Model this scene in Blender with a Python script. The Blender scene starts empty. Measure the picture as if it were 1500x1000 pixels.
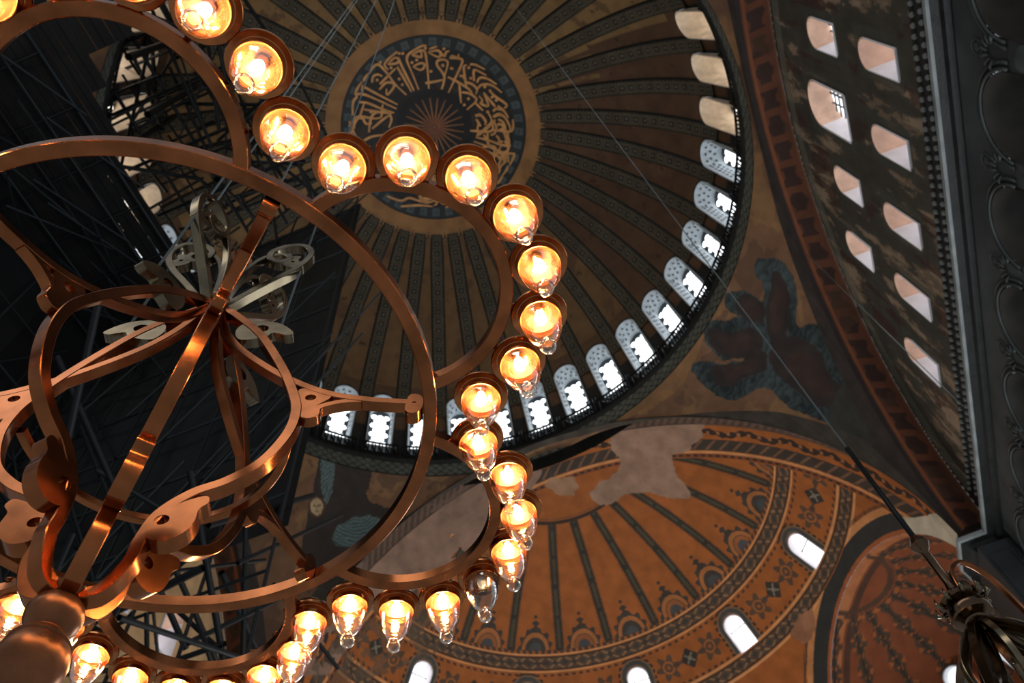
import bpy, math, random
import numpy as np
from mathutils import Matrix, Vector
random.seed(7); rng = np.random.RandomState(11)
PI = math.pi

# ------------------------------------------------------------------ camera, world, lights
F = 1185.38                                   # focal length in pixels of the 1500 x 1000 frame
CAM = np.array([-12.40398, -5.24674, 1.71113])
RC = np.array([[0.3582177, -0.92956334, -0.08713251],
               [0.80177717, 0.35409985, -0.48142151],
               [0.4783654, 0.10259285, 0.8721475]])       # rows: right, down, forward
col = bpy.context.scene.collection
cd = bpy.data.cameras.new('camera'); cam = bpy.data.objects.new('camera', cd); col.objects.link(cam)
m = Matrix(((RC[0][0], -RC[1][0], -RC[2][0], CAM[0]), (RC[0][1], -RC[1][1], -RC[2][1], CAM[1]),
            (RC[0][2], -RC[1][2], -RC[2][2], CAM[2]), (0, 0, 0, 1)))
cam.matrix_world = m
cd.sensor_width = 36; cd.lens = F / 1500 * 36; cd.clip_start = .05; cd.clip_end = 300
cd.dof.use_dof = True; cd.dof.focus_distance = 2.2; cd.dof.aperture_fstop = 5.6
bpy.context.scene.camera = cam
sc = bpy.context.scene
sc.view_settings.view_transform = 'Standard'; sc.view_settings.look = 'None'
sc.view_settings.exposure = 0; sc.view_settings.gamma = 1; sc.view_settings.use_curve_mapping = False
w = bpy.data.worlds.new('world'); sc.world = w; w.use_nodes = True
w.node_tree.nodes['Background'].inputs[0].default_value = (.86, .93, 1, 1)
w.node_tree.nodes['Background'].inputs[1].default_value = .215

def area_light(name, loc, target, sx, sy, power, color):
    l = bpy.data.lights.new(name, 'AREA'); l.shape = 'RECTANGLE'; l.size = sx; l.size_y = sy
    l.energy = power; l.color = color
    o = bpy.data.objects.new(name, l); col.objects.link(o); o.location = loc
    o.rotation_euler = (Vector(target) - Vector(loc)).to_track_quat('-Z', 'Y').to_euler()
    return o
# fill lights added out of the frame, standing in for daylight of unbuilt windows
area_light('south_fill', (2, -15.6, 9), (3, 2, 38), 24, 5, 2600, (.92, .96, 1))
area_light('west_fill', (-30, 0, 27), (14, 0, 33), 30, 12, 2100, (1, .94, .86))
area_light('east_fill', (31, 0, 14), (-6, 2, 40), 14, 8, 2600, (1, .95, .88))

def pray(x, y):
    d = np.array([x - 750, y - 500, F]); d /= np.linalg.norm(d); return RC.T @ d
def on_sphere(x, y, c, r):
    d = pray(x, y); o = CAM - np.array(c); b = o @ d; q = b * b - (o @ o - r * r)
    return CAM + d * (-b + math.sqrt(max(q, 0)))
def to_px(P):
    q = (P - CAM) @ RC.T
    return 750 + F * q[:, 0] / q[:, 2], 500 + F * q[:, 1] / q[:, 2]

# ------------------------------------------------------------------ helpers
def lin(c, k=1.0):
    c = np.array(c, float) / 255.
    return np.where(c < .04045, c / 12.92, ((c + .055) / 1.055) ** 2.4) * k
KA = 2.0                                      # paint reflectance against its look in the dim light
def A(*c): return lin(c, KA)

def tag(o, label=None, cat=None, group=None, kind=None):
    if label: o['label'] = label
    if cat: o['category'] = cat
    if group: o['group'] = group
    if kind: o['kind'] = kind
    return o
def link(name, me, mat=None, parent=None):
    o = bpy.data.objects.new(name, me); col.objects.link(o)
    if mat and not me.materials: me.materials.append(mat)
    if parent: o.parent = parent
    return o
def empty(name, loc=(0, 0, 0)):
    o = bpy.data.objects.new(name, None); o.empty_display_size = .2; o.location = loc; col.objects.link(o); return o
def np_mesh(name, V, Fq, smooth=True, colors=None):
    me = bpy.data.meshes.new(name); V = np.asarray(V, np.float32); Fq = np.asarray(Fq, np.int32)
    n = len(Fq); k = Fq.shape[1]
    me.vertices.add(len(V)); me.vertices.foreach_set('co', V.ravel())
    me.loops.add(n * k); me.loops.foreach_set('vertex_index', Fq.ravel())
    me.polygons.add(n); me.polygons.foreach_set('loop_start', np.arange(0, n * k, k, dtype=np.int32))
    me.polygons.foreach_set('loop_total', np.full(n, k, np.int32))
    me.update(calc_edges=True)
    me.polygons.foreach_set('use_smooth', np.full(n, smooth))
    if colors is not None:
        ca = me.color_attributes.new('Col', 'FLOAT_COLOR', 'POINT')
        c4 = np.ones((len(V), 4), np.float32); c4[:, :3] = np.clip(colors, 0, 1); ca.data.foreach_set('color', c4.ravel())
    return me
def grid_faces(nu, nv, keep=None, flip=False):
    i, j = np.meshgrid(np.arange(nu - 1), np.arange(nv - 1), indexing='ij')
    a = i * nv + j
    f = np.stack([a, a + nv, a + nv + 1, a + 1], -1)
    if flip: f = f[..., ::-1]
    if keep is not None: f = f[keep[:-1, :-1] & keep[1:, 1:]]
    return f.reshape(-1, 4)
def compact(V, Fq, C=None):
    u, inv = np.unique(Fq, return_inverse=True)
    return V[u], inv.reshape(Fq.shape), (None if C is None else C[u])
def poly_mesh(name, V, Fs, smooth=False):
    me = bpy.data.meshes.new(name); me.from_pydata([tuple(map(float, v)) for v in V], [], Fs); me.update()
    if smooth: me.polygons.foreach_set('use_smooth', [True] * len(me.polygons))
    return me
class MB:
    def __init__(s): s.V = []; s.F = []
    def add(s, V, Fs):
        n = len(s.V); s.V += [tuple(map(float, v)) for v in V]; s.F += [tuple(i + n for i in f) for f in Fs]; return s
    def box(s, c, h, M=None):
        c = np.array(c, float); h = np.array(h, float)
        v = [c + h * np.array(q) for q in ((-1,-1,-1),(1,-1,-1),(1,1,-1),(-1,1,-1),(-1,-1,1),(1,-1,1),(1,1,1),(-1,1,1))]
        if M is not None: v = [M @ Vector(q) for q in v]
        return s.add(v, [(0,3,2,1),(4,5,6,7),(0,1,5,4),(1,2,6,5),(2,3,7,6),(3,0,4,7)])
    def tube(s, pts, r, n=8, closed=False, cap=True):
        pts = [np.array(p, float) for p in pts]; m = len(pts); V = []; Fs = []
        rr = r if hasattr(r, '__len__') else [r] * m
        up = None
        for i, p in enumerate(pts):
            t = pts[(i + 1) % m] - pts[i - 1] if closed else pts[min(i + 1, m - 1)] - pts[max(i - 1, 0)]
            t = t / (np.linalg.norm(t) + 1e-12)
            if up is None: up = np.array([0, 0, 1.]) if abs(t[2]) < .9 else np.array([1., 0, 0])
            a = np.cross(t, up); a /= np.linalg.norm(a) + 1e-12; up = np.cross(a, t)
            for k in range(n):
                q = 2 * PI * k / n; V.append(p + rr[i] * (a * math.cos(q) + up * math.sin(q)))
        for i in range(m if closed else m - 1):
            for k in range(n):
                Fs.append((i * n + k, i * n + (k + 1) % n, ((i + 1) % m) * n + (k + 1) % n, ((i + 1) % m) * n + k))
        if cap and not closed: Fs += [tuple(range(n))[::-1], tuple((m - 1) * n + k for k in range(n))]
        return s.add(V, Fs)
    def lathe(s, prof, n=32, c=(0, 0, 0)):
        V = []; Fs = []; m = len(prof)
        for i, (r, z) in enumerate(prof):
            for k in range(n):
                q = 2 * PI * k / n; V.append((c[0] + r * math.cos(q), c[1] + r * math.sin(q), c[2] + z))
        for i in range(m - 1):
            for k in range(n): Fs.append((i * n + k, i * n + (k + 1) % n, (i + 1) * n + (k + 1) % n, (i + 1) * n + k))
        return s.add(V, Fs)
    def mesh(s, name, smooth=False): return poly_mesh(name, s.V, s.F, smooth)
    def build(s, name, mat, parent=None, smooth=False, angle=None):
        me = s.mesh(name, smooth or angle is not None)
        if angle is not None: sharp(me, angle)
        return link(name, me, mat, parent)
def sharp(me, deg):
    import bmesh
    bm = bmesh.new(); bm.from_mesh(me); bmesh.ops.recalc_face_normals(bm, faces=bm.faces); c = math.radians(deg)
    for e in bm.edges: e.smooth = not (len(e.link_faces) == 2 and e.calc_face_angle(0) > c)
    bm.to_mesh(me); bm.free()
def spline(pts, n=8, closed=False):
    P = [np.array(p, float) for p in pts]; out = []; m = len(P)
    for i in range(m if closed else m - 1):
        if closed: p0, p1, p2, p3 = P[i - 1], P[i], P[(i + 1) % m], P[(i + 2) % m]
        else: p0, p1, p2, p3 = P[max(i - 1, 0)], P[i], P[i + 1], P[min(i + 2, m - 1)]
        for k in range(n):
            t = k / n
            out.append(.5 * (2 * p1 + (p2 - p0) * t + (2 * p0 - 5 * p1 + 4 * p2 - p3) * t * t + (3 * p1 - 3 * p2 + p3 - p0) * t ** 3))
    if not closed: out.append(P[-1])
    return out

# value noise for painted colours
_T = rng.rand(64, 64, 64)
def vnoise(P, s):
    q = np.asarray(P, float) * s + 100.; i = np.floor(q).astype(int); t = q - i; t = t * t * (3 - 2 * t); i &= 63; j = (i + 1) & 63
    g = lambda a, b, c: _T[a, b, c]
    x0, y0, z0 = i[:, 0], i[:, 1], i[:, 2]; x1, y1, z1 = j[:, 0], j[:, 1], j[:, 2]
    tx, ty, tz = t[:, 0], t[:, 1], t[:, 2]
    a = g(x0, y0, z0) * (1 - tx) + g(x1, y0, z0) * tx; b = g(x0, y1, z0) * (1 - tx) + g(x1, y1, z0) * tx
    c = g(x0, y0, z1) * (1 - tx) + g(x1, y0, z1) * tx; d = g(x0, y1, z1) * (1 - tx) + g(x1, y1, z1) * tx
    return (a * (1 - ty) + b * ty) * (1 - tz) + (c * (1 - ty) + d * ty) * tz
def fbm(P, s, o=4):
    v = 0; a = .5; t = 0
    for _ in range(o): v = v + a * vnoise(P, s); t += a; s *= 2.03; a *= .55
    return v / t
def inpoly(x, y, poly):
    r = np.zeros(x.shape, bool); n = len(poly)
    for i in range(n):
        x0, y0 = poly[i]; x1, y1 = poly[(i + 1) % n]
        if y0 == y1: continue
        c = ((y0 > y) != (y1 > y)) & (x < (x1 - x0) * (y - y0) / (y1 - y0) + x0); r ^= c
    return r
def put(C, mask, color, k=1.0):
    if np.isscalar(k): C[mask] = C[mask] * (1 - k) + np.asarray(color) * k
    else: C[mask] = C[mask] * (1 - k[mask][:, None]) + np.asarray(color) * k[mask][:, None]

# ------------------------------------------------------------------ materials
def mat(name, rgb, rough=.8, metal=0, var=.25, scale=3., bump=.0, attr=False, spec=.3, bscale=None, coat=0, dark=None):
    M = bpy.data.materials.new(name); M.use_nodes = True; nt = M.node_tree; N = nt.nodes; L = nt.links
    b = N['Principled BSDF']; b.inputs['Roughness'].default_value = rough; b.inputs['Metallic'].default_value = metal
    b.inputs['Specular IOR Level'].default_value = spec
    tc = N.new('ShaderNodeTexCoord'); nz = N.new('ShaderNodeTexNoise'); nz.inputs['Scale'].default_value = scale
    nz.inputs['Detail'].default_value = 6; L.new(tc.outputs['Object'], nz.inputs['Vector'])
    mr = N.new('ShaderNodeMapRange'); mr.inputs[1].default_value = .3; mr.inputs[2].default_value = .7
    mr.inputs[3].default_value = 1 - var; mr.inputs[4].default_value = 1 + var; L.new(nz.outputs['Fac'], mr.inputs[0])
    mx = N.new('ShaderNodeVectorMath'); mx.operation = 'SCALE'; L.new(mr.outputs[0], mx.inputs['Scale'])
    if attr:
        at = N.new('ShaderNodeAttribute'); at.attribute_name = 'Col'; L.new(at.outputs['Color'], mx.inputs[0])
    elif dark is not None:
        mm = N.new('ShaderNodeMix'); mm.data_type = 'RGBA'; mm.inputs[6].default_value = (*dark, 1); mm.inputs[7].default_value = (*rgb, 1)
        n2 = N.new('ShaderNodeTexNoise'); n2.inputs['Scale'].default_value = scale * .35; n2.inputs['Detail'].default_value = 8
        cr = N.new('ShaderNodeMapRange'); cr.inputs[1].default_value = .42; cr.inputs[2].default_value = .58
        L.new(tc.outputs['Object'], n2.inputs['Vector']); L.new(n2.outputs['Fac'], cr.inputs[0]); L.new(cr.outputs[0], mm.inputs[0])
        L.new(mm.outputs[2], mx.inputs[0])
    else: mx.inputs[0].default_value = rgb
    L.new(mx.outputs[0], b.inputs['Base Color'])
    if metal:
        m2 = N.new('ShaderNodeMapRange'); m2.inputs[3].default_value = rough * .75; m2.inputs[4].default_value = rough * 1.3
        L.new(nz.outputs['Fac'], m2.inputs[0]); L.new(m2.outputs[0], b.inputs['Roughness'])
    if bump:
        n3 = N.new('ShaderNodeTexNoise'); n3.inputs['Scale'].default_value = bscale or scale * 6; n3.inputs['Detail'].default_value = 5
        L.new(tc.outputs['Object'], n3.inputs['Vector'])
        bp = N.new('ShaderNodeBump'); bp.inputs['Strength'].default_value = bump; bp.inputs['Distance'].default_value = .05
        L.new(n3.outputs['Fac'], bp.inputs['Height']); L.new(bp.outputs[0], b.inputs['Normal'])
    return M
def emis(name, rgb, s):
    M = bpy.data.materials.new(name); M.use_nodes = True; N = M.node_tree.nodes; N.clear()
    e = N.new('ShaderNodeEmission'); o = N.new('ShaderNodeOutputMaterial'); e.inputs[0].default_value = (*rgb, 1); e.inputs[1].default_value = s
    M.node_tree.links.new(e.outputs[0], o.inputs[0]); return M
def glass_mat(name, tint):
    M = bpy.data.materials.new(name); M.use_nodes = True; nt = M.node_tree; N = nt.nodes; L = nt.links; N.clear()
    o = N.new('ShaderNodeOutputMaterial'); t = N.new('ShaderNodeBsdfTransparent'); g = N.new('ShaderNodeBsdfGlossy')
    t.inputs[0].default_value = (*tint, 1); g.inputs['Roughness'].default_value = .1; g.inputs['Color'].default_value = (1, .97, .93, 1)
    tc = N.new('ShaderNodeTexCoord'); nz = N.new('ShaderNodeTexNoise'); nz.inputs['Scale'].default_value = 28
    mp = N.new('ShaderNodeMapping'); mp.inputs['Scale'].default_value = (1, 1, 3)
    L.new(tc.outputs['Object'], mp.inputs[0]); L.new(mp.outputs[0], nz.inputs[0])
    bp = N.new('ShaderNodeBump'); bp.inputs['Strength'].default_value = .25; bp.inputs['Distance'].default_value = .006
    L.new(nz.outputs['Fac'], bp.inputs['Height']); L.new(bp.outputs[0], g.inputs['Normal'])
    lw = N.new('ShaderNodeLayerWeight'); lw.inputs[0].default_value = .32
    L.new(bp.outputs[0], lw.inputs['Normal'])
    mr = N.new('ShaderNodeMapRange'); mr.inputs[3].default_value = .09; mr.inputs[4].default_value = .75; L.new(lw.outputs['Fresnel'], mr.inputs[0])
    x = N.new('ShaderNodeMixShader'); L.new(mr.outputs[0], x.inputs[0]); L.new(t.outputs[0], x.inputs[1]); L.new(g.outputs[0], x.inputs[2])
    L.new(x.outputs[0], o.inputs[0]); return M
M_paint = mat('painted_plaster', (0, 0, 0), .75, var=.16, scale=1.3, attr=True, bump=.15, bscale=2.5)
M_mosaic = mat('gold_mosaic', (0, 0, 0), .6, var=.2, scale=1.1, attr=True, bump=.25, bscale=4)
M_gold = mat('gilt_lettering', tuple(A(150, 108, 66)), .5, var=.25, scale=2)
M_copper = mat('polished_copper', (.40, .138, .052), .2, 1, var=.35, scale=9)
M_copper2 = mat('copper_cup', (.58, .23, .09), .2, 1, var=.25, scale=20)
M_refl = mat('brushed_reflector', (.80, .42, .19), .5, .9, var=.2, scale=30)
M_wood = mat('turned_copper', (.28, .115, .055), .30, .8, var=.3, scale=14)
M_bronze = mat('aged_bronze', (.25, .205, .135), .2, 1, var=.3, scale=12)
M_dbronze = mat('dark_bronze', (.17, .11, .07), .18, 1, var=.35, scale=12)
M_glass = glass_mat('clear_glass', (.99, .96, .90)); M_glass_off = glass_mat('unlit_glass', (.93, .96, .98))
M_bulb = emis('lit_bulb', (1, .60, .27), 150)
M_deadbulb = mat('dead_bulb', (.75, .77, .78), .15, var=.1)
M_rail = mat('black_iron', tuple(A(14, 16, 18)), .45, .3, var=.3, scale=3)
M_band = mat('cornice_stone', tuple(A(72, 74, 68)), .7, var=.35, scale=2, bump=.5, dark=tuple(A(46, 48, 44)))
M_reveal = mat('blue_white_reveal', (.62, .68, .72), .7, var=.1, scale=2)
M_revealw = mat('sunlit_cream_reveal', (.78, .67, .55), .7, var=.2, scale=2)  # reveals in direct sun, the warm light painted into their colour
M_jamb = mat('white_plaster_jamb', (.86, .84, .88), .7, var=.08, scale=1.5)
M_soff = mat('pink_soffit', (.80, .55, .42), .7, var=.2, scale=1.5)
M_lat = mat('lattice_plaster', tuple(A(60, 66, 70)), .7, var=.2)
M_sky = emis('daylit_glass', (.93, .97, 1), 3.2)
M_skyw = emis('sunlit_glass', (1, .9, .76), 3.0)
M_skyt = emis('tympanum_glass', (1, .98, 1), 2.6)
M_ebony = mat('dark_moulding', tuple(A(17, 18, 18)), .5, var=.4, scale=2.5, bump=.4)
M_lip = mat('grey_moulding_edge', tuple(A(88, 92, 92)), .6, var=.3, scale=1.5)
M_marble = mat('grey_marble', tuple(A(46, 50, 50)), .55, var=.25, scale=.8, dark=tuple(A(33, 36, 36)), bump=.1)
M_pier = mat('dark_pier_marble', tuple(A(25, 28, 29)), .5, var=.3, scale=.8)
M_beige = mat('beige_plaster', tuple(A(140, 114, 82)), .8, var=.3, scale=.5)
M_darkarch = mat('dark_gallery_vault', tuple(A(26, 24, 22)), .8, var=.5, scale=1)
M_net = mat('blue_black_netting', tuple(A(10, 13, 16)), .8, var=.35, scale=.25, dark=tuple(A(6, 7, 8)))
M_tube = mat('scaffold_steel', tuple(A(13, 16, 18)), .5, .2, var=.3, scale=1)
M_tubel = mat('bright_scaffold_steel', tuple(A(26, 31, 34)), .5, .2, var=.4, scale=1)
M_deck = mat('scaffold_boards', tuple(A(12, 12, 13)), .8, var=.4, scale=1)
M_cable = mat('steel_cable', tuple(A(92, 98, 98)), .45, .4, var=.2, scale=2)

# ------------------------------------------------------------------ DOME
DZ, DR = 39.03, 16.57
RIMT, RIMB, RR = 39.6, 38.35, 15.33
def dome_pt(r, a): return np.stack([r * np.cos(a), r * np.sin(a), DZ + np.sqrt(np.maximum(DR * DR - r * r, 0))], -1)
gold1, gold2 = A(112, 82, 48), A(74, 54, 36)
def panel_color(P):
    a = np.degrees(np.arctan2(P[:, 1], P[:, 0])); r = np.hypot(P[:, 0], P[:, 1])
    n = fbm(P, .35); n2 = fbm(P, 1.2)
    C = np.outer(.8 + .4 * n2, A(64, 46, 33))
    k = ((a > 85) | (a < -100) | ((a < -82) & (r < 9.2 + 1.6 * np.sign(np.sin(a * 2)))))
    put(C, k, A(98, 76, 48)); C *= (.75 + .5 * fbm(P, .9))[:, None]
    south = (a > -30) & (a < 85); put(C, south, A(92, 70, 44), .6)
    put(C, (fbm(P + 9, .8) > .62) & (r < 15.5), A(62, 44, 34), .6)
    put(C, (fbm(P + 30, 2.6) > .735), A(40, 28, 20), .8)
    return C
dome = None
def build_dome():
    global dome
    # shell r 7.1 .. 14.6
    nr, na = 70, 720
    r, a = np.meshgrid(np.linspace(6.9, 14.75, nr), np.linspace(0, 2 * PI, na), indexing='ij')
    V = dome_pt(r.ravel(), a.ravel())
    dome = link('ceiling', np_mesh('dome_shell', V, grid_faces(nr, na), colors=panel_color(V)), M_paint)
    tag(dome, 'gold brown painted main dome shell ringed by forty windows', kind='structure')
    # medallion
    nr, na = 190, 1000
    r, a = np.meshgrid(np.linspace(.02, 7.3, nr), np.linspace(0, 2 * PI, na), indexing='ij'); r = r.ravel(); a = a.ravel()
    V = dome_pt(r, a); V[:, 2] -= .06
    C = np.tile(A(30, 29, 28), (len(V), 1)); ad = np.degrees(a)
    put(C, r < 2.5, A(24, 23, 24))
    ray = (np.abs(((ad + 7.5) % 15) - 7.5) < (1.5 - .45 * r + 1.9 / (r + .5))) & (r < 1.95 + .0 * r)
    put(C, ray & (r > .25), A(120, 80, 48), np.clip(1.25 - .4 * r, .3, 1))
    put(C, r < .95, A(92, 56, 38), np.clip(1.1 - r, 0, .8))
    z = (r > 2.5) & (r < 5.05); put(C, z & (fbm(V, 2.2) > .56), A(44, 36, 30), .8)
    put(C, (r > 5.1) & (r < 5.95), A(33, 37, 38)); put(C, (r > 5.05) & (r < 5.13), A(20, 22, 24)); put(C, (r > 5.88) & (r < 5.96), A(24, 26, 27))
    seg = (ad % 9) - 4.5; sq = (np.abs(np.radians(seg) * r) < .24) & (np.abs(r - 5.52) < .24)
    put(C, sq, A(56, 63, 63)); put(C, (np.abs(np.radians(seg) * r) < .12) & (np.abs(r - 5.52) < .12), A(48, 55, 55))
    put(C, (r > 5.96), A(112, 80, 48)); C[r > 5.96] *= (.7 + .6 * fbm(V[r > 5.96], .9))[:, None]
    sag = np.sqrt(np.clip(1 - (1 - np.abs(((ad + 4.5) % 9) - 4.5) / 4.5) ** 2, 0, 1)) * 1.3
    put(C, r > 6.72 + .38 * sag + .1 * np.abs(np.sin(np.radians(ad) * 80)), A(36, 38, 34))
    edge = r > 7.02 + .25 * sag; C[edge] = panel_color(V[edge])
    md = link('medallion', np_mesh('medallion', V, grid_faces(nr, na), colors=C), M_mosaic, dome)
    tag(md, 'dark roundel with gold rays and gold calligraphy at the dome crown')
    # ribs: one mesh, forty objects
    nu, nv = 21, 260
    u, v = np.meshgrid(np.linspace(-1, 1, nu), np.linspace(0, 1, nv), indexing='ij'); u = u.ravel(); v = v.ravel()
    r = 6.95 + v * (15.62 - 6.95); hw = np.minimum(.47, .36 * r * np.radians(9)); hw = np.where(r > 15.2, .47, hw)
    a = u * hw / r; P = dome_pt(r, a)
    n = (P - np.array([0, 0, DZ])) / DR; prof = np.clip((1 - np.abs(u)) * 6, 0, 1) * .16; P = P - n * prof[:, None]
    C = np.tile(A(58, 52, 41), (len(P), 1)); C *= (.75 + .5 * fbm(P, 1.6))[:, None]
    s = DR * np.arcsin(r / DR)                                       # length along the rib
    put(C, np.abs(u) > .74 + .10 * np.sin(s * 26), A(27, 30, 29))
    ph = (s % .68) / .68 - .5; q = np.maximum(np.abs(ph) * .68, np.abs(u) * hw)
    put(C, (q < .17), A(30, 31, 28)); put(C, q < .085, A(70, 66, 56))
    put(C, (np.abs(np.abs(ph) - .5) < .06) & (np.abs(u) < .55) , A(44, 44, 38), .7)
    rib = np_mesh('rib', P, grid_faces(nu, nv), colors=C)
    for k in range(40):
        o = link('rib', rib, M_paint, dome); o.rotation_euler = (0, 0, math.radians(4.5 + 9 * k))
    # window zone cells: one mesh, forty objects
    nu, nv = 50, 90
    u, z = np.meshgrid(np.linspace(-4.5, 4.5, nu), np.linspace(38.9, 46.85, nv), indexing='ij')
    rr = np.sqrt(DR * DR - (z - DZ) ** 2); ar = np.radians(u); xx = (ar * rr)
    keep = ~((np.abs(xx) < .72) & (z > 41.7) & (z < 45.15) | ((xx ** 2 + (z - 45.15) ** 2) < .72 ** 2))
    P = np.stack([(rr * np.cos(ar)).ravel(), (rr * np.sin(ar)).ravel(), z.ravel()], -1)
    C = np.outer(.75 + .5 * fbm(P, .9), A(72, 53, 37)); x = xx.ravel(); zz = z.ravel()
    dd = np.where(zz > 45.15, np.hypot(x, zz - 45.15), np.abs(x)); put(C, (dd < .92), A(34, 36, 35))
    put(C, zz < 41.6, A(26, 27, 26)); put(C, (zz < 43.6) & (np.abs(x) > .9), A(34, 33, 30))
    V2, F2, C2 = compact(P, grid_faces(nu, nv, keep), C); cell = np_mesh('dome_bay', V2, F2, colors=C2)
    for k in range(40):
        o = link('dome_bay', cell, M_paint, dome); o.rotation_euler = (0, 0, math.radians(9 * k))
build_dome()

# calligraphy: strokes traced and laid on the curve of the dome crown
def v1(*p): return [(500 + x / 6.665, 40 + y / 6.665) for x, y in p]
def v2(*p): return [(620 + x / 8.33, 60 + y / 8.33) for x, y in p]
def v3(*p): return [(640 + x / 7.143, 120 + y / 7.143) for x, y in p]
def v4(*p): return [(400 + x / 2.994, y / 2.994) for x, y in p]
STROKES = [v1((830,185),(790,180),(700,230),(655,265),(640,300),(645,340),(700,470),(755,610)),
 v1((690,270),(760,230),(810,235),(828,300),(845,450),(855,600)), v1((690,270),(780,290),(775,240)),
 v1((700,385),(770,350),(812,362),(800,400),(765,415),(700,385)), v1((850,245),(930,225),(970,250),(955,290),(900,272),(850,245)),
 v1((970,250),(1005,280),(1025,240),(1055,232)), v1((855,215),(935,185)),
 v1((980,605),(1005,480),(935,370),(945,325),(1000,315),(1038,340),(1030,400),(1005,480)), v1((820,545),(900,532),(990,512)),
 v1((1055,300),(1150,305),(1180,340),(1110,500),(1045,640)), v1((1040,485),(1130,530),(1240,600),(1280,650)),
 v1((545,238),(470,300),(428,350),(430,385),(460,415)), v1((455,362),(540,350),(562,315),(520,298),(455,362)),
 v1((555,295),(600,400),(670,540),(710,620)), v1((545,385),(600,480),(685,630)), v1((375,555),(450,480),(530,400)),
 v1((280,430),(325,375),(370,368),(440,440),(530,560),(635,660)), v1((370,610),(440,540),(520,560),(450,660),(440,600)),
 v1((300,540),(312,480),(360,460),(400,480)), v1((215,525),(240,480),(285,435)), v1((220,580),(330,640),(550,755)),
 v1((130,650),(215,655),(300,685),(540,795)), v1((205,560),(205,650)), v1((135,640),(160,590),(200,530)),
 v1((165,730),(260,740),(380,790),(515,835)), v1((180,870),(220,750)), v1((390,880),(405,750)),
 v1((125,990),(130,900),(180,870),(320,890),(390,880)), v1((300,990),(400,905),(480,850)), v1((470,850),(490,900),(465,980)),
 v1((205,870),(240,940),(300,935)), v1((110,860),(115,730),(150,680),(135,655)),
 v2((525,550),(508,450),(495,320),(530,292)), v2((570,285),(640,292),(755,350)), v2((620,490),(615,372),(650,358),(770,420)),
 v2((655,510),(690,450),(780,460),(895,530)), v2((665,580),(710,535),(800,530),(870,560),(960,630)),
 v2((815,610),(870,670),(1005,765),(1010,805),(985,815)), v2((905,790),(980,850),(1040,940)),
 v2((740,630),(792,790),(700,760),(722,730),(680,670)), v2((750,650),(860,780),(865,800)), v2((520,500),(600,530),(655,590),(640,650)),
 v2((440,430),(480,430),(510,480)), v2((440,530),(462,760)), v2((470,625),(560,640),(635,690),(640,740),(530,840)),
 v2((640,760),(730,850)), v2((640,920),(700,900),(760,990)), v2((850,920),(930,890),(990,930),(1040,990)),
 v2((850,860),(890,825),(945,845)), v2((330,215),(350,185),(420,205),(430,160)),
 v3((345,510),(430,515),(540,520),(585,490),(575,400),(540,330)), v3((415,565),(480,510),(560,430),(572,380)),
 v3((400,350),(460,350),(512,410),(500,450)), v3((410,390),(460,465)), v3((590,370),(650,345),(710,370),(760,460),(765,500)),
 v3((600,420),(622,480),(600,540),(560,555)), v3((640,390),(690,420),(718,500),(710,570)), v3((460,690),(570,670),(625,690)),
 v3((490,550),(530,620),(560,680)), v3((700,620),(748,660),(740,720),(710,740),(700,850),(680,855)), v3((740,560),(762,650)),
 v3((580,850),(600,760),(600,700)), v3((640,800),(680,790),(692,740)), v3((620,560),(650,600),(640,660)),
 v4((365,600),(350,565),(372,520),(402,525)), v4((360,650),(340,600),(350,560)), v4((380,630),(430,600),(500,590)),
 v4((420,580),(440,500),(520,490)), v4((400,480),(520,500)), v4((390,760),(440,790),(420,730)), v4((400,700),(385,660),(425,640)),
 v4((500,860),(560,880),(600,868),(660,886),(720,880)), v4((560,905),(640,900),(700,905)), v4((690,860),(780,850),(860,810)),
 v4((700,740),(702,830)), v4((740,720),(730,830)), v4((880,780),(960,700),(1000,640)), v4((960,640),(1020,700),(980,740)),
 v4((1005,560),(1030,640),(1020,700)), v4((905,860),(960,780),(990,760))]
DOTS = v1((565,505),(290,825),(350,515),(85,930),(85,960),(1000,210),(735,320),(1075,400),(990,370),(875,430),(690,345),(595,560),(485,395),(380,340),(565,255),(820,205),(600,255)) + \
 v2((555,325),(550,705),(785,865),(840,685),(890,725),(580,455),(350,335),(240,300),(815,610),(500,780),(750,560)) + v3((535,315),(665,500),(650,440),(675,625),(650,740),(625,190))
def on_crown(p, lift):
    X = on_sphere(p[0], p[1], (0, 0, DZ), DR - .06 - lift); return X
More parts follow.
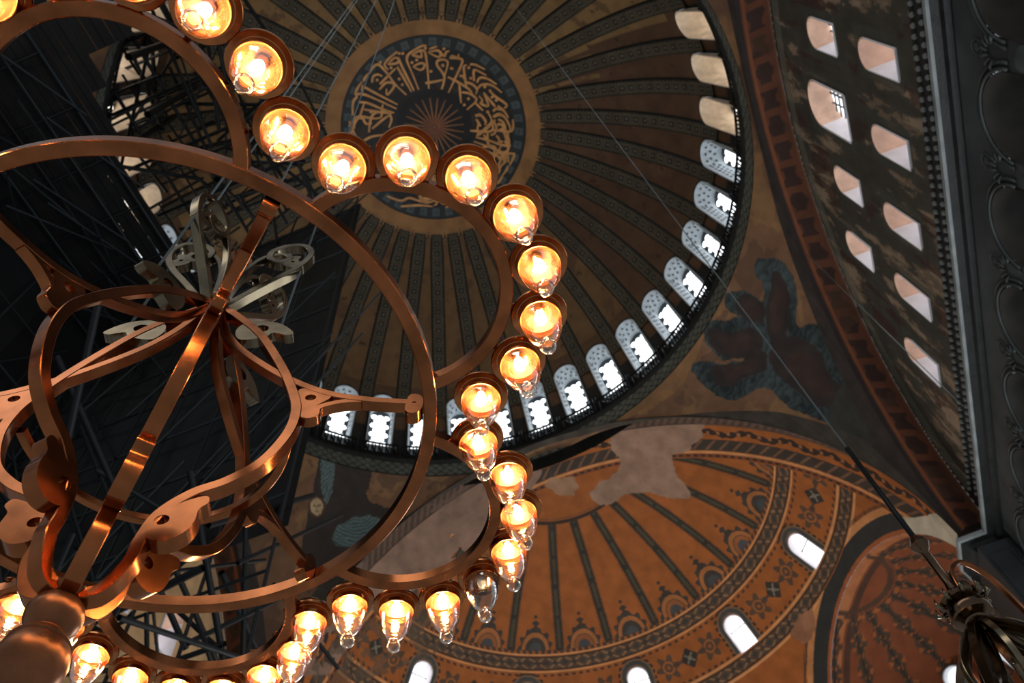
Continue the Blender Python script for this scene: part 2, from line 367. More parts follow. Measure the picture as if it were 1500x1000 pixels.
def build_calligraphy():
    b = MB()
    for s, rot_ in [(q, 0) for q in STROKES] + [(q, 170) for q in STROKES[:31]] + [(q, 100) for q in STROKES[32:58]]:
        pts = spline(s, 5) if len(s) > 2 else [np.array(s[0]), (np.array(s[0]) + np.array(s[-1])) / 2, np.array(s[-1])]
        P = [on_crown(p, .05) for p in pts]; n = len(P); ca, sa = math.cos(math.radians(rot_)), math.sin(math.radians(rot_)); P = [np.array([p[0] * ca - p[1] * sa, p[0] * sa + p[1] * ca, p[2]]) for p in P]; V = []; Fs = []
        for i, p in enumerate(P):
            t = P[min(i + 1, n - 1)] - P[max(i - 1, 0)]; nn = (p - np.array([0, 0, DZ])); nn /= np.linalg.norm(nn)
            sd = np.cross(t, nn); sd /= np.linalg.norm(sd) + 1e-9
            q = i / (n - 1); wd = .062 + .02 * math.sin(q * PI * 1.3)
            V += [p - sd * wd, p + sd * wd, p + sd * wd + nn * .1, p - sd * wd + nn * .1]
        for i in range(n - 1):
            a = i * 4
            for k in range(4): Fs.append((a + k, a + (k + 1) % 4, a + 4 + (k + 1) % 4, a + 4 + k))
        Fs += [(0, 1, 2, 3), (4 * n - 1, 4 * n - 2, 4 * n - 3, 4 * n - 4)]
        b.add(V, Fs)
    for d in DOTS:
        p = on_crown(d, .06); nn = p - np.array([0, 0, DZ]); nn /= np.linalg.norm(nn)
        e1 = np.cross(nn, (0, 0, 1.)); e1 /= np.linalg.norm(e1); e2 = np.cross(nn, e1)
        ring = [p + .1 * (e1 * math.cos(k * PI / 4) + e2 * math.sin(k * PI / 4)) for k in range(8)]
        b.add(ring + [q + nn * .1 for q in ring], [tuple(range(8))] + [(k, (k + 1) % 8, (k + 1) % 8 + 8, k + 8) for k in range(8)])
    o = b.build('calligraphy', M_gold, dome); tag(o, 'gold arabic calligraphy winding round the roundel')
build_calligraphy()

# windows -------------------------------------------------------------------
def window_parts(w, hs, depth, splay, top=None):
    """outline of an arched opening, base at z = 0; local x across, y outward, z up"""
    pts = [(-w, 0), (-w, hs)] + [(-w * math.cos(t), hs + w * math.sin(t)) for t in np.linspace(0, PI, 15)[1:-1]] + [(w, hs), (w, 0)]
    return pts
def win_meshes(w, hs, depth, splay, down=0.):
    o = window_parts(w, hs, depth, splay); n = len(o); k = 1 - splay
    V = []; Fs = []
    fl = [(x * 1.1, (z if z < .01 else z + .07)) for x, z in o]
    for x, z in fl: V.append((x, -.04, z - .02))
    for x, z in o: V.append((x, -.05, z))
    for x, z in o: V.append((x, .0, z))
    for x, z in o: V.append((x * k, depth, z * k + down))
    for L in range(3):
        for i in range(n):
            j = (i + 1) % n; Fs.append((L * n + i, L * n + j, (L + 1) * n + j, (L + 1) * n + i))
    me = poly_mesh('reveal', V, Fs)
    pane = poly_mesh('pane', [(x * k, depth - .02, z * k + down) for x, z in o], [tuple(range(n))])
    return me, pane
def frame(origin, az, tilt=0.):
    """local y points outward along azimuth az"""
    return Matrix.Translation(origin) @ Matrix.Rotation(az - PI / 2, 4, 'Z') @ Matrix.Rotation(tilt, 4, 'X')
def disc(b, x, z, r, y, n=8):
    V = [(x + r * math.cos(2 * PI * k / n), y, z + r * math.sin(2 * PI * k / n)) for k in range(n)]
    b.add(V, [tuple(range(n))])
win_no = [0]
def build_dome_windows():
    rev, pane = win_meshes(.72, 3.45, 1.15, .12)
    # lattice: plaster screen with round lights
    lat = MB(); n = 0
    rounds = []
    for row in range(9):
        z = .33 + row * .36
        for c in (-1, 0, 1) if row % 2 == 0 else (-.5, .5): rounds.append((c * .4, z))
    w = .62; hs = 3.0
    lat.box((0, .88, 1.62), (.66, .03, 1.62)); lat.add([(-.66, .85, 3.2), (.66, .85, 3.2), (.5, .85, 3.6), (0, .85, 3.84), (-.5, .85, 3.6)], [(0, 1, 2, 3, 4)])
    gl = MB()
    for x, z in rounds: disc(gl, x, z, .2, .835, 10)
    lat_shadow = MB()
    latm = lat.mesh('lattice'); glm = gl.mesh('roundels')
    # shadow pattern of the lattice inside the arch, put in as thin grey lozenges
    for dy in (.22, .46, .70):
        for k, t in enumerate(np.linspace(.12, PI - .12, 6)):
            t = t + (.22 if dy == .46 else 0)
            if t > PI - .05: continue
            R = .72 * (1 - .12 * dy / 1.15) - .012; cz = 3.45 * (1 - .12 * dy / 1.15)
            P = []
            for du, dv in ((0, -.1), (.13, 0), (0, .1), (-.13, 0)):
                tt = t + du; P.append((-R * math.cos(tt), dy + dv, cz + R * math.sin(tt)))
            lat_shadow.add(P, [(0, 1, 2, 3)])
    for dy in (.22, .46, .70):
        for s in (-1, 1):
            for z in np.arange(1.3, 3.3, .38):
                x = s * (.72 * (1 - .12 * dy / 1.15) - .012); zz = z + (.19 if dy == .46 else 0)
                lat_shadow.add([(x, dy - .1, zz), (x, dy, zz - .13), (x, dy + .1, zz), (x, dy, zz + .13)], [(0, 1, 2, 3)])
    lat_shadow_m = lat_shadow.mesh('lattice_shadow_lozenges')
    for k in range(40):
        a = math.radians(9 * k); win_no[0] += 1
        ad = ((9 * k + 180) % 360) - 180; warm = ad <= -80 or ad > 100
        r = math.sqrt(DR ** 2 - (43.4 - DZ) ** 2)
        tilt = 0.23
        o = link('window_%d' % win_no[0], rev if True else rev, None); tag(o, 'arched dome window with deep pale reveal and round lights', kind='structure')
        M = frame((15.98 * math.cos(a), 15.98 * math.sin(a), 41.72), a, tilt); o.matrix_world = M
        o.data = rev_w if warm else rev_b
        p = link('lattice', latm, M_lat, o); p.location = (0, .7 if warm else .22, 0); g = link('roundels', glw if warm else glb, None, o); g.location = (0, .7 if warm else .22, 0)
        if not warm: link('lattice_shadow', lat_shadow_m, M_lat, o)['kind'] = 'stuff'  # grey lozenges imitate the shadow the lattice throws on the reveal
rev0, _p = win_meshes(.72, 3.45, 1.37, .12)
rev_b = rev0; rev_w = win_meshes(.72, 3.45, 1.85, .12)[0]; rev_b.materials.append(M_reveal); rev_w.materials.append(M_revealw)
_g = MB()
for row in range(9):
    for c in ((-1, 0, 1) if row % 2 == 0 else (-.5, .5)): disc(_g, c * .4, .33 + row * .36, .2, .835, 10)
glb = _g.mesh('roundels'); glw = glb.copy(); glb.materials.append(M_sky); glw.materials.append(M_skyw)
build_dome_windows()

# dome cornice and its railing -------------------------------------------------
def build_rim():
    prof = [(16.6, 40.0), (15.42, 39.75), (15.30, 39.6), (15.33, 39.35)]
    b = MB().lathe([(16.7, 40.1), (15.36, 39.95), (15.22, 39.8), (15.22, 39.68), (15.34, 39.55)], 240)
    c = b.build('trim_1', M_ebony, None, True); tag(c, 'dark walkway edge round the foot of the main dome', kind='structure')
    na, nz = 1440, 16
    a, z = np.meshgrid(np.linspace(0, 2 * PI, na), np.linspace(38.3, 39.55, nz), indexing='ij'); a = a.ravel(); z = z.ravel()
    V = np.stack([RR * np.cos(a), RR * np.sin(a), z], -1); t = a * RR; q = (z - 38.3) / 1.25
    C = np.outer(.75 + .5 * fbm(V, 2), A(76, 78, 70))
    d = np.abs(((t / .55) % 1) - .5) + np.abs(((z / .55) % 1) - .5); put(C, np.abs(d - .5) < .11, A(44, 46, 43))
    put(C, (q < .1) | (q > .9), A(30, 31, 29))
    band = link('cornice_band', np_mesh('cornice_band', V, grid_faces(na, nz), colors=C), M_paint, c); band['label'] = 'grey diamond patterned band'
    # railing: posts as one counted mesh each, balusters joined
    rail = MB(); n = 240
    for rr_, zz in ((15.55, 41.35), (15.55, 40.15)):
        rail.tube([(rr_ * math.cos(2 * PI * k / n), rr_ * math.sin(2 * PI * k / n), zz) for k in range(n)], .07, 5, True)
    ro = rail.build('dome_railing', M_rail); tag(ro, 'black iron railing circling the foot of the main dome', 'railing')
    bal = MB()
    for k in range(480):
        a = 2 * PI * k / 480; c_, s_ = math.cos(a), math.sin(a)
        bal.tube([(15.55 * c_, 15.55 * s_, 40.1), (15.55 * c_, 15.55 * s_, 41.35)], .045, 4)
        if k % 2: 
            b2 = 2 * PI * (k + 1) / 480
            bal.tube([(15.55 * c_, 15.55 * s_, 40.5), (15.55 * math.cos(b2), 15.55 * math.sin(b2), 41.0)], .06, 4)
    bo = bal.build('balusters', M_rail, ro); bo['kind'] = 'stuff'
    pm = MB().tube([(0, 0, 39.9), (0, 0, 41.6)], .11, 6).mesh('post')
    for k in range(40):
        a = math.radians(4.5 + 9 * k); p = link('post', pm, M_rail, ro); p.location = (15.5 * math.cos(a), 15.5 * math.sin(a), 0)
build_rim()

# ------------------------------------------------------------------ pendentives
HX, HY = 14.53, 15.36
def s_arch(t):  # t 0 crown .. 1 springing (south/north arch, runs along x)
    return t
def pend(sx, sy, nu, nv):
    """surface between the cornice circle and the two arches of one corner"""
    u = np.linspace(0, 1, nu); O = np.array([0, 0, 23.])
    a0 = np.where(u < .5, u, u) * PI / 2                       # 0: along y axis side, 1: along x axis
    top = np.stack([sx * RR * np.sin(a0), sy * RR * np.cos(a0), 0 * a0 + 38.32], -1)
    bot = np.zeros((nu, 3))
    for i, q in enumerate(u):
        if q <= .5:
            t = (q / .5) * PI / 2; bot[i] = (sx * HX * math.sin(t), sy * HY, 22.85 + 14.85 * math.cos(t))
        else:
            t = ((1 - q) / .5) * PI / 2; bot[i] = (sx * HX, sy * HY * math.sin(t), 23 + 15.66 * math.cos(t) - .15 * math.sin(t))
    # cornice must not fall below the arch crown
    top[:, 2] = np.maximum(top[:, 2], bot[:, 2] + .02)
    v = np.linspace(0, 1, nv); T = top - O; B = bot - O; rt = np.linalg.norm(T, axis=1); rb = np.linalg.norm(B, axis=1)
    Tn = T / rt[:, None]; Bn = B / rb[:, None]; om = np.arccos(np.clip((Tn * Bn).sum(1), -1, 1)) + 1e-6
    P = (np.sin((1 - v)[None, :, None] * om[:, None, None]) * Tn[:, None] + np.sin(v[None, :, None] * om[:, None, None]) * Bn[:, None]) / np.sin(om)[:, None, None]
    R = rt[:, None] * (1 - v) + rb[:, None] * v
    return (P * R[..., None] + O).reshape(-1, 3)
def zpoly(*p): return [(750 + x / 3, 300 + y / 3) for x, y in p]
def sm(poly, n=5): return [tuple(q) for q in spline(poly, n, True)]
TEAL, WING, WING2 = A(44, 52, 52), A(36, 30, 28), A(43, 32, 28)
def wpoly(*p): return [(950 + x / 3.333, 360 + y / 3.333) for x, y in p]
SE_TEAL = [wpoly((525,75),(600,60),(665,85),(712,160),(727,260),(720,370),(745,392),(800,380),(860,405),(900,470),(945,580),(995,680),(1065,780),(1100,850),(1065,925),(1000,905),(880,870),(780,825),(680,785),(605,705),(540,692),(465,738),(400,755),(300,705),(230,635),(210,575),(280,562),(350,575),(440,566),(462,552),(370,552),(310,502),(255,425),(280,375),(400,355),(440,348),(382,300),(380,235),(450,220),(520,250),(562,270),(562,190),(528,150))]
SE_WING = [wpoly((600,130),(650,140),(688,230),(690,330),(668,440),(610,500),(578,400),(580,300),(595,200)),
           wpoly((450,240),(540,265),(570,330),(560,380),(500,370),(430,310)),
           wpoly((290,405),(400,425),(500,400),(560,450),(540,510),(460,545),(380,540),(310,490)),
           wpoly((300,590),(440,577),(520,510),(585,530),(560,610),(480,640),(400,680),(330,670)),
           wpoly((600,500),(680,440),(780,470),(850,530),(880,620),(960,720),(1000,790),(940,805),(820,780),(740,720),(640,640),(600,580))]
SE_DARK = [[(1240, 560), (1290, 600), (1320, 640), (1370, 700), (1390, 750), (1320, 690), (1262, 660), (1215, 620)]]
NE_DARK = [[(470,640),(500,632),(530,650),(545,690),(540,730),(600,760),(575,790),(545,800),(520,850),(440,850),(450,760),(462,700)]]
NE_TEAL = [[(495,770),(530,755),(560,760),(590,772),(560,790),(520,800),(490,795)], [(468,650),(480,640),(490,680),(486,720),(476,740),(470,700)]]
def paint_pend(V, who):
    n1, n2 = fbm(V, .5), fbm(V, 2.2)
    C = np.outer(.8 + .4 * n2, A(86, 62, 44)); put(C, n1 > .56, A(104, 78, 50), .55); put(C, fbm(V + 7, .45) > .58, A(62, 45, 36), .6)
    x, y = to_px(V); x = x + (n2 - .5) * 9; y = y + (fbm(V + 3, 2.2) - .5) * 9
    if who == 'SE':
        hal = np.zeros(len(V), bool)
        for p in SE_TEAL:
            k = inpoly(x, y, sm(p)); ns = fbm(V + 31, .55); f = .6 + .25 * np.sin(x * .5 + y * .25 + n2 * 14) + .9 * (n2 - .4) + 1.2 * (ns - .45); C[k] = TEAL * np.clip(f, .35, 1.3)[k][:, None]
        for p in SE_WING: 
            k = inpoly(x, y, sm(p)); C[k] = WING * (.7 + .6 * n2[k])[:, None]
        for p in SE_WING:
            c = np.mean(p, 0); k = inpoly(x, y, sm([tuple(c + (np.array(q) - c) * .6) for q in p])); C[k] = WING2 * (.75 + .5 * n2[k])[:, None]
        for p in SE_DARK:
            k = inpoly(x, y, sm(p)); C[k] = A(40, 40, 36) * (.6 + .8 * n2[k])[:, None]
        put(C, inpoly(x, y, sm([(900,590),(960,545),(1010,480),(1030,490),(1000,560),(950,600),(900,615)])), A(118, 86, 52), .4)
    if who == 'NE':
        for p in NE_DARK: k = inpoly(x, y, sm(p)); C[k] = A(40, 34, 30) * (.7 + .6 * n2[k])[:, None]
        for p in NE_TEAL:
            k = inpoly(x, y, sm(p)); f = .7 + .6 * (np.sin(np.hypot(x - 520, y - 740) * 1.3) > 0); C[k] = A(62, 74, 72) * f[k][:, None]
        x0, y0 = to_px(V); dx, dy = (x0 - 464), (y0 - 742)
        put(C, (dx / 13) ** 2 + (dy / 16) ** 2 < 1, A(60, 42, 32)); put(C, (dx / 9.5) ** 2 + (dy / 12.5) ** 2 < 1, A(136, 116, 88))
        for ex in (-3.6, 3.8): put(C, (np.abs(dx - ex) < 2.2) & (np.abs(dy + 2) < 1.2), A(60, 46, 38))
        put(C, (np.abs(dx) < .9) & (dy > -2) & (dy < 4), A(96, 78, 60)); put(C, (np.abs(dx) < 2.6) & (np.abs(dy - 6.5) < .9), A(84, 56, 44))
    return C
for who, sx, sy, nu, nv in (('SE', 1, -1, 420, 300), ('NE', 1, 1, 420, 260), ('SW', -1, -1, 120, 80), ('NW', -1, 1, 60, 40)):
    V = pend(sx, sy, nu, nv); C = paint_pend(V, who)
    v = np.tile(np.linspace(0, 1, nv), nu); u = np.repeat(np.linspace(0, 1, nu), nv); al = v * 1.0
    # dark border along the two arches
    P3 = V; dS = np.abs(np.abs(P3[:, 1]) - HY); 
    bdS = (u <= .5) & ((np.hypot(P3[:, 0], (P3[:, 2] - 22.85)) - 14.75) < .55) & (np.abs(P3[:, 1]) > 14.2) & (v > .5)
    bdE = (u > .5) & ((np.hypot(P3[:, 1], (P3[:, 2] - 23)) - 15.5) < .6) & (np.abs(P3[:, 0]) > 13.6) & (v > .5)
    kk = (np.sin(np.arctan2(P3[:, 2] - 23, P3[:, 0] + P3[:, 1]) * 130) > 0) * .35
    if who != 'NW':
        mo = .55 + .9 * fbm(V, 1.7); C[bdS] = A(38, 33, 30) * (mo + kk * .3)[bdS][:, None]; C[bdE] = A(46, 41, 35) * (mo + kk * .3)[bdE][:, None]
    names = {'SE': 'trim_2', 'NE': 'trim_3', 'SW': 'trim_4', 'NW': 'trim_5'}
    labs = {'SE': 'gold brown pendentive with dark six winged seraph painting', 'NE': 'pendentive with pale face seraph beside the scaffold',
            'SW': 'plain brown pendentive at top edge beside the window wall', 'NW': 'pendentive hidden behind the scaffold'}
    tag(link(names[who], np_mesh('pendentive', V, grid_faces(nu, nv), colors=C), M_paint), labs[who], kind='structure')

# ------------------------------------------------------------------ south arch soffit and tympanum wall
TY, TRH, TRV, TZ = -16.81, 15.06, 15.06, 22.5
def s_soffit(side=-1):
    na, nd = 700, 24
    t, d = np.meshgrid(np.linspace(0, PI, na), np.linspace(0, 1, nd), indexing='ij'); t = t.ravel(); d = d.ravel()
    V = np.stack([(HX + d * (TRH - HX)) * np.cos(t), -HY + d * (TY + HY), (22.85 - .35 * d) + (14.85 + d * .21) * np.sin(t)], -1)
    C = np.outer(.75 + .5 * fbm(V, 1.5), A(74, 43, 29)); s = t * 15
    ph = (s % 1.25) / 1.25 - .5; blk = (np.abs(ph) < .36) & (np.abs(d - .55) < .22 + .06 * np.sin(s * 7)); put(C, blk, A(34, 25, 23), .85); put(C, fbm(V, .5) > .6, A(60, 40, 30), .6)
    put(C, d < .16, A(34, 28, 26)); put(C, d > .93, A(84, 60, 46)); put(C, (np.abs(d - .24) < .03), A(96, 55, 34))
    if side > 0: V[:, 1] *= -1
    o = link('trim_6' if side < 0 else 'trim_9', np_mesh('arch_soffit', V, grid_faces(na, nd), colors=C), M_paint)
    tag(o, 'arch soffit behind the scaffold' if side > 0 else 'rust red arch soffit with dark painted panels over the window wall', kind='structure')
s_soffit(); s_soffit(1)
TW = [(i * 3.08 + .08, 26.65, .52, 2.0) for i in range(-3, 4)] + [(i * 3.07, 31.05, .58, 1.75) for i in (-2, -1, 1, 2)] + [(-.05, 31.1, .92, 2.6)]
def tympanum(side=-1):
    nx, nz = 420, 230
    x, z = np.meshgrid(np.linspace(-15.06, 15.06, nx), np.linspace(22.5, 37.6, nz), indexing='ij')
    keep = (x / TRH) ** 2 + ((z - TZ) / TRV) ** 2 < 1.004
    for cx, cz, w_, hs in TW: keep &= ~((np.abs(x - cx) < w_) & (z > cz) & (z < cz + hs) | ((x - cx) ** 2 + (z - cz - hs) ** 2 < w_ ** 2))
    V = np.stack([x.ravel(), 0 * x.ravel() + TY, z.ravel()], -1)
    st = V * np.array([1.5, 1, .32]); n1 = fbm(st, 1.6, 5); n2 = fbm(V, .35)
    C = np.outer(.6 + .8 * n1, A(50, 48, 42)); put(C, (n1 + .6 * (n2 - .5) > .55), A(92, 78, 62), .7); put(C, n1 + .3 * (n2 - .5) > .62, A(118, 102, 86), .6)
    put(C, fbm(st + 20, 1.1) > .6, A(46, 30, 26), .75)
    near = np.zeros(len(V), bool)
    for cx, cz, w_, hs in TW: near |= (np.abs(V[:, 0] - cx) < w_ + .4) & (V[:, 2] > cz - .2) & (V[:, 2] < cz + hs + w_ + .3)
    put(C, near, A(50, 52, 46), .75)
    e = 1 - np.sqrt((V[:, 0] / TRH) ** 2 + ((V[:, 2] - TZ) / TRV) ** 2)
    put(C, (e < .06), A(78, 80, 70), .6); put(C, (e < .012), A(40, 32, 28))
    put(C, (V[:, 2] < 24.3) & (fbm(V * np.array([1, 1, .4]), .9) > .5), A(100, 80, 62), .6); put(C, (np.abs(V[:, 2] - 23.6) < .35) & (fbm(V + 5, .8) > .6), A(84, 40, 24), .8)
    fr = (V[:, 2] > 24.55) & (V[:, 2] < 25.55); put(C, fr, A(24, 25, 24)); put(C, (V[:, 2] <= 24.55), A(30, 32, 31))
    if side > 0:
        C = np.outer(.75 + .5 * n1, A(150, 122, 88)); V[:, 1] *= -1
    V2, F2, C2 = compact(V, grid_faces(nx, nz, keep, side > 0), C)
    o = link('wall_right' if side < 0 else 'wall_left', np_mesh('tympanum', V2, F2, colors=C2), M_paint)
    tag(o, 'weathered olive window wall with two rows of small arched windows' if side < 0 else 'beige window wall behind the scaffold', kind='structure')
    if side < 0:
        bm_ = MB().lathe([(0, .09), (.06, .07), (.09, 0), (.06, -.07), (0, -.09)], 8).mesh('bead', True); k = 0
        for zz, ph in ((24.8, 0), (25.3, .16)):
            for x_ in np.arange(-12.6 + ph, 14.2, .32):
                k += 1; b_ = link('bead', bm_, M_lip if (k * 7) % 4 else M_ebony, o); b_.location = (x_, TY + .05, zz)
    for k, (cx, cz, w_, hs) in enumerate(TW):
        dp = 1.25 if cz < 28 else (.8 if hs < 2 else .85)
        win_no[0] += 1; rev, pane = win_meshes(w_, hs, dp, .06)
        # flat faces: jambs and sill white, arch underside pink
        rev.materials.append(M_jamb); rev.materials.append(M_soff)
        for p in rev.polygons:
            c = p.center; p.material_index = 1 if c.z > hs - .02 else 0
        wo = link('window_%d' % win_no[0], rev); tag(wo, 'small arched window with white jambs in the weathered wall', kind='structure')
        wo.matrix_world = frame((cx, TY * -side, cz), side * PI / 2)
        link('pane', pane, M_skyt, wo); bars = MB()
        for q in (-.5, 0, .5): bars.box((q * w_ * .9, dp - .07, (hs + w_) * .47), (.02 if q else .035, .03, (hs + w_) * .47))
        nb = 7 if hs < 2.4 else 9
        for i in range(1, nb): bars.box((0, dp - .07, i * (hs + w_) * .94 / nb), (w_ * .93, .03, .018))
        bo = bars.build('glazing_bars', M_lat, wo)
tympanum(); tympanum(1)
_b = MB().box((0, 16.9, 16), (16, .3, 7)); _b.box((0, 16.3, 22.9), (16, .5, .5)); tag(_b.build('wall_left_lower', M_beige), 'grey lower wall behind the scaffold', kind='structure')

# cornice below the window wall, with the jog round the pier
CPATH = [(-16.5, -15.85), (13.55, -15.80), (13.60, -14.82), (15.2, -14.78), (16.9, -15.6)]
def sweep(path, prof, name, mt, parent=None, smooth=False):
    """prof: (offset into the wall, z); offset grows away from the nave"""
    P = [np.array(p, float) for p in path]; n = len(P); V = []; Fs = []
    for i in range(n):
        d0 = P[i] - P[i - 1] if i else P[1] - P[0]; d1 = P[i + 1] - P[i] if i < n - 1 else d0
        d0 = d0 / np.linalg.norm(d0); d1 = d1 / np.linalg.norm(d1)
        n0 = np.array([d0[1], -d0[0]]); n1 = np.array([d1[1], -d1[0]]); b = n0 + n1; b /= np.linalg.norm(b); k = 1 / max(b @ n0, .3)
        for o_, z in prof: V.append((P[i][0] + b[0] * k * o_, P[i][1] + b[1] * k * o_, z))
    m_ = len(prof)
    for i in range(n - 1):
        for j in range(m_ - 1): Fs.append((i * m_ + j, (i + 1) * m_ + j, (i + 1) * m_ + j + 1, i * m_ + j + 1))
    return link(name, poly_mesh(name, V, Fs, smooth), mt, parent)
c = sweep(CPATH, [(1.6, 24.0), (.95, 23.95), (.5, 23.35), (.12, 22.95), (.02, 22.85)], 'trim_7', M_ebony)
tag(c, 'black carved cornice under the weathered window wall', kind='structure')
sweep(CPATH, [(.03, 22.87), (0, 22.82), (0, 22.68), (.08, 22.64)], 'cornice_lip', M_lip, c)['label'] = 'grey edge moulding'
sweep(CPATH, [(.08, 22.64), (.3, 22.6), (.34, 22.45), (.5, 22.4), (.54, 22.25), (.9, 22.1), (.9, 21.7)], 'cornice_underside', M_ebony, c)
# gallery arcade ----------------------------------------------------------------
def gallery():
    nx, nz = 340, 90; GY = -16.3
    x, z = np.meshgrid(np.linspace(-16, 13.2, nx), np.linspace(13.5, 22.3, nz), indexing='ij'); keep = np.ones(x.shape, bool)
    cs = [i * 3.05 - .1 for i in range(-5, 5)]
    for cx in cs:
        if cx > 12: continue
        keep &= ~((np.abs(x - cx) < 1.12) & (z < 20.15) | ((x - cx) ** 2 + (z - 20.15) ** 2 < 1.12 ** 2))
    V = np.stack([x.ravel(), 0 * x.ravel() + GY, z.ravel()], -1); V2, F2, _ = compact(V, grid_faces(nx, nz, keep))
    g = link('wall_gallery', np_mesh('gallery_wall', V2, F2, smooth=False), M_marble); tag(g, 'grey marble gallery arcade wall with round dark arches', kind='structure')
    ar = MB()
    pts = [(-1.12, -6)] + [(-1.12 * math.cos(t), 1.12 * math.sin(t)) for t in np.linspace(0, PI, 17)] + [(1.12, -6)]
    n = len(pts); V = [(p[0], 0.05, p[1]) for p in pts] + [(p[0], -1.2, p[1]) for p in pts]
    ar.add(V, [(i, i + 1, n + i + 1, n + i) for i in range(n - 1)])
    am = ar.mesh('arch_soffit', True)
    mo = MB(); 
    for k, (r0, dy) in enumerate(((1.2, .06), (1.36, .035))):
        mo.tube([(-r0 * math.cos(t), dy, r0 * math.sin(t)) for t in np.linspace(0, PI, 25)], .045, 5)
    mm = mo.mesh('arch_moulding', True)
    sh = MB().lathe([(.30, 0), (.27, 5.2)], 16).lathe([(.30, 5.2), (.33, 5.35), (.34, 5.5), (.42, 5.9), (.46, 6.0), (.46, 6.1)], 16).mesh('column', True)
    rs = MB().lathe([(0, .05), (.06, .03), (.1, .01), (.12, 0)], 12).lathe([(.18, 0), (.2, .025), (.23, 0)], 16).mesh('rosette', True)
    lf = MB()
    for k in range(7):
        t = k * PI / 6; lf.tube([(.2 * math.cos(t), .03, .2 * math.sin(t)), (.36 * math.cos(t + .2), .07, .36 * math.sin(t + .2)), (.5 * math.cos(t), .03, .5 * math.sin(t))], [.02, .05, .01], 5)
    lm = lf.mesh('relief_leaf', True)
    for cx in cs:
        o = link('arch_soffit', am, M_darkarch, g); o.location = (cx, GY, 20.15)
        o = link('arch_moulding', mm, M_marble, g); o.location = (cx, GY, 20.15)
        o = link('column', sh, M_marble, g); o.location = (cx + 1.525, GY - .3, 13.6)
        o = link('rosette', rs, M_marble, g); o.location = (cx + 1.525, GY + .03, 21.35); o.rotation_euler = (-PI / 2, 0, 0)
        o = link('relief_leaf', lm, M_marble, g); o.location = (cx + 1.525, GY + .02, 20.7)
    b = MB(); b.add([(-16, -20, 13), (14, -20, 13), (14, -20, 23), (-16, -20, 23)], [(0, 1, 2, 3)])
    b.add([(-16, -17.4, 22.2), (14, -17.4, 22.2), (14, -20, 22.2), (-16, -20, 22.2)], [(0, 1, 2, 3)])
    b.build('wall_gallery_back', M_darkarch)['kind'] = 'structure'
    p = MB(); p.box((15.2, -16.6, 17.6), (1.6, 1.35, 4.6)); p.build('wall_pier', M_pier); bpy.data.objects['wall_pier']['kind'] = 'structure'
    bpy.data.objects['wall_pier']['label'] = 'dark grey pier at the corner below the cornice'
    # slabs of the pier facing
    for i in range(3): 
        q = MB(); q.box((13.57, -15.7 - i * .75, 18.8), (.03, .34, 2.9)); q.build('marble_slab', M_pier, bpy.data.objects['wall_pier'])
    # blocks closing the wall above the cornice ends
gallery()

# ------------------------------------------------------------------ east arch soffit and semi-dome
SX, SZ, SR = 17.354, 24.648, 16.682
def e_soffit():
    na, nd = 900, 14
    t, d = np.meshgrid(np.linspace(0, PI, na), np.linspace(0, 1, nd), indexing='ij'); t = t.ravel(); d = d.ravel()
    V = np.stack([HX + d * (SX - HX), (HY + d * (SR - HY)) * np.cos(t), 23 + d * (SZ - 23) + (15.66 + d * (SR - 15.66)) * np.sin(t)], -1)
    C = np.outer(.7 + .6 * fbm(V, 1.5), A(52, 44, 38)); s = t * 16
    z = ((s * 2.2 + d * 2) % 1); put(C, (z < .45) & (d > .15) & (d < .85), A(76, 62, 52)); put(C, fbm(V, .5) > .6, A(84, 72, 64), .6)
    o = link('trim_8', np_mesh('east_arch_soffit', V, grid_faces(na, nd), colors=C), M_paint); tag(o, 'dark patterned soffit edging the orange semi-dome', kind='structure')
e_soffit()
ORA = A(119, 67, 30); DK = A(44, 37, 31); DKB = A(66, 50, 38); LT = A(164, 116, 74)
EXC = math.radians(59.6); EXE = math.radians(-1.8); EXR = math.radians(26.8)
def ex_dist(az, el, s=-1):
    return np.degrees(np.arccos(np.clip(np.sin(el) * math.sin(EXE) + np.cos(el) * math.cos(EXE) * np.cos(az - s * EXC), -1, 1)))
SWIN = [(i * 29.5, 31.0) for i in (-2, -1, 0, 1, 2)]
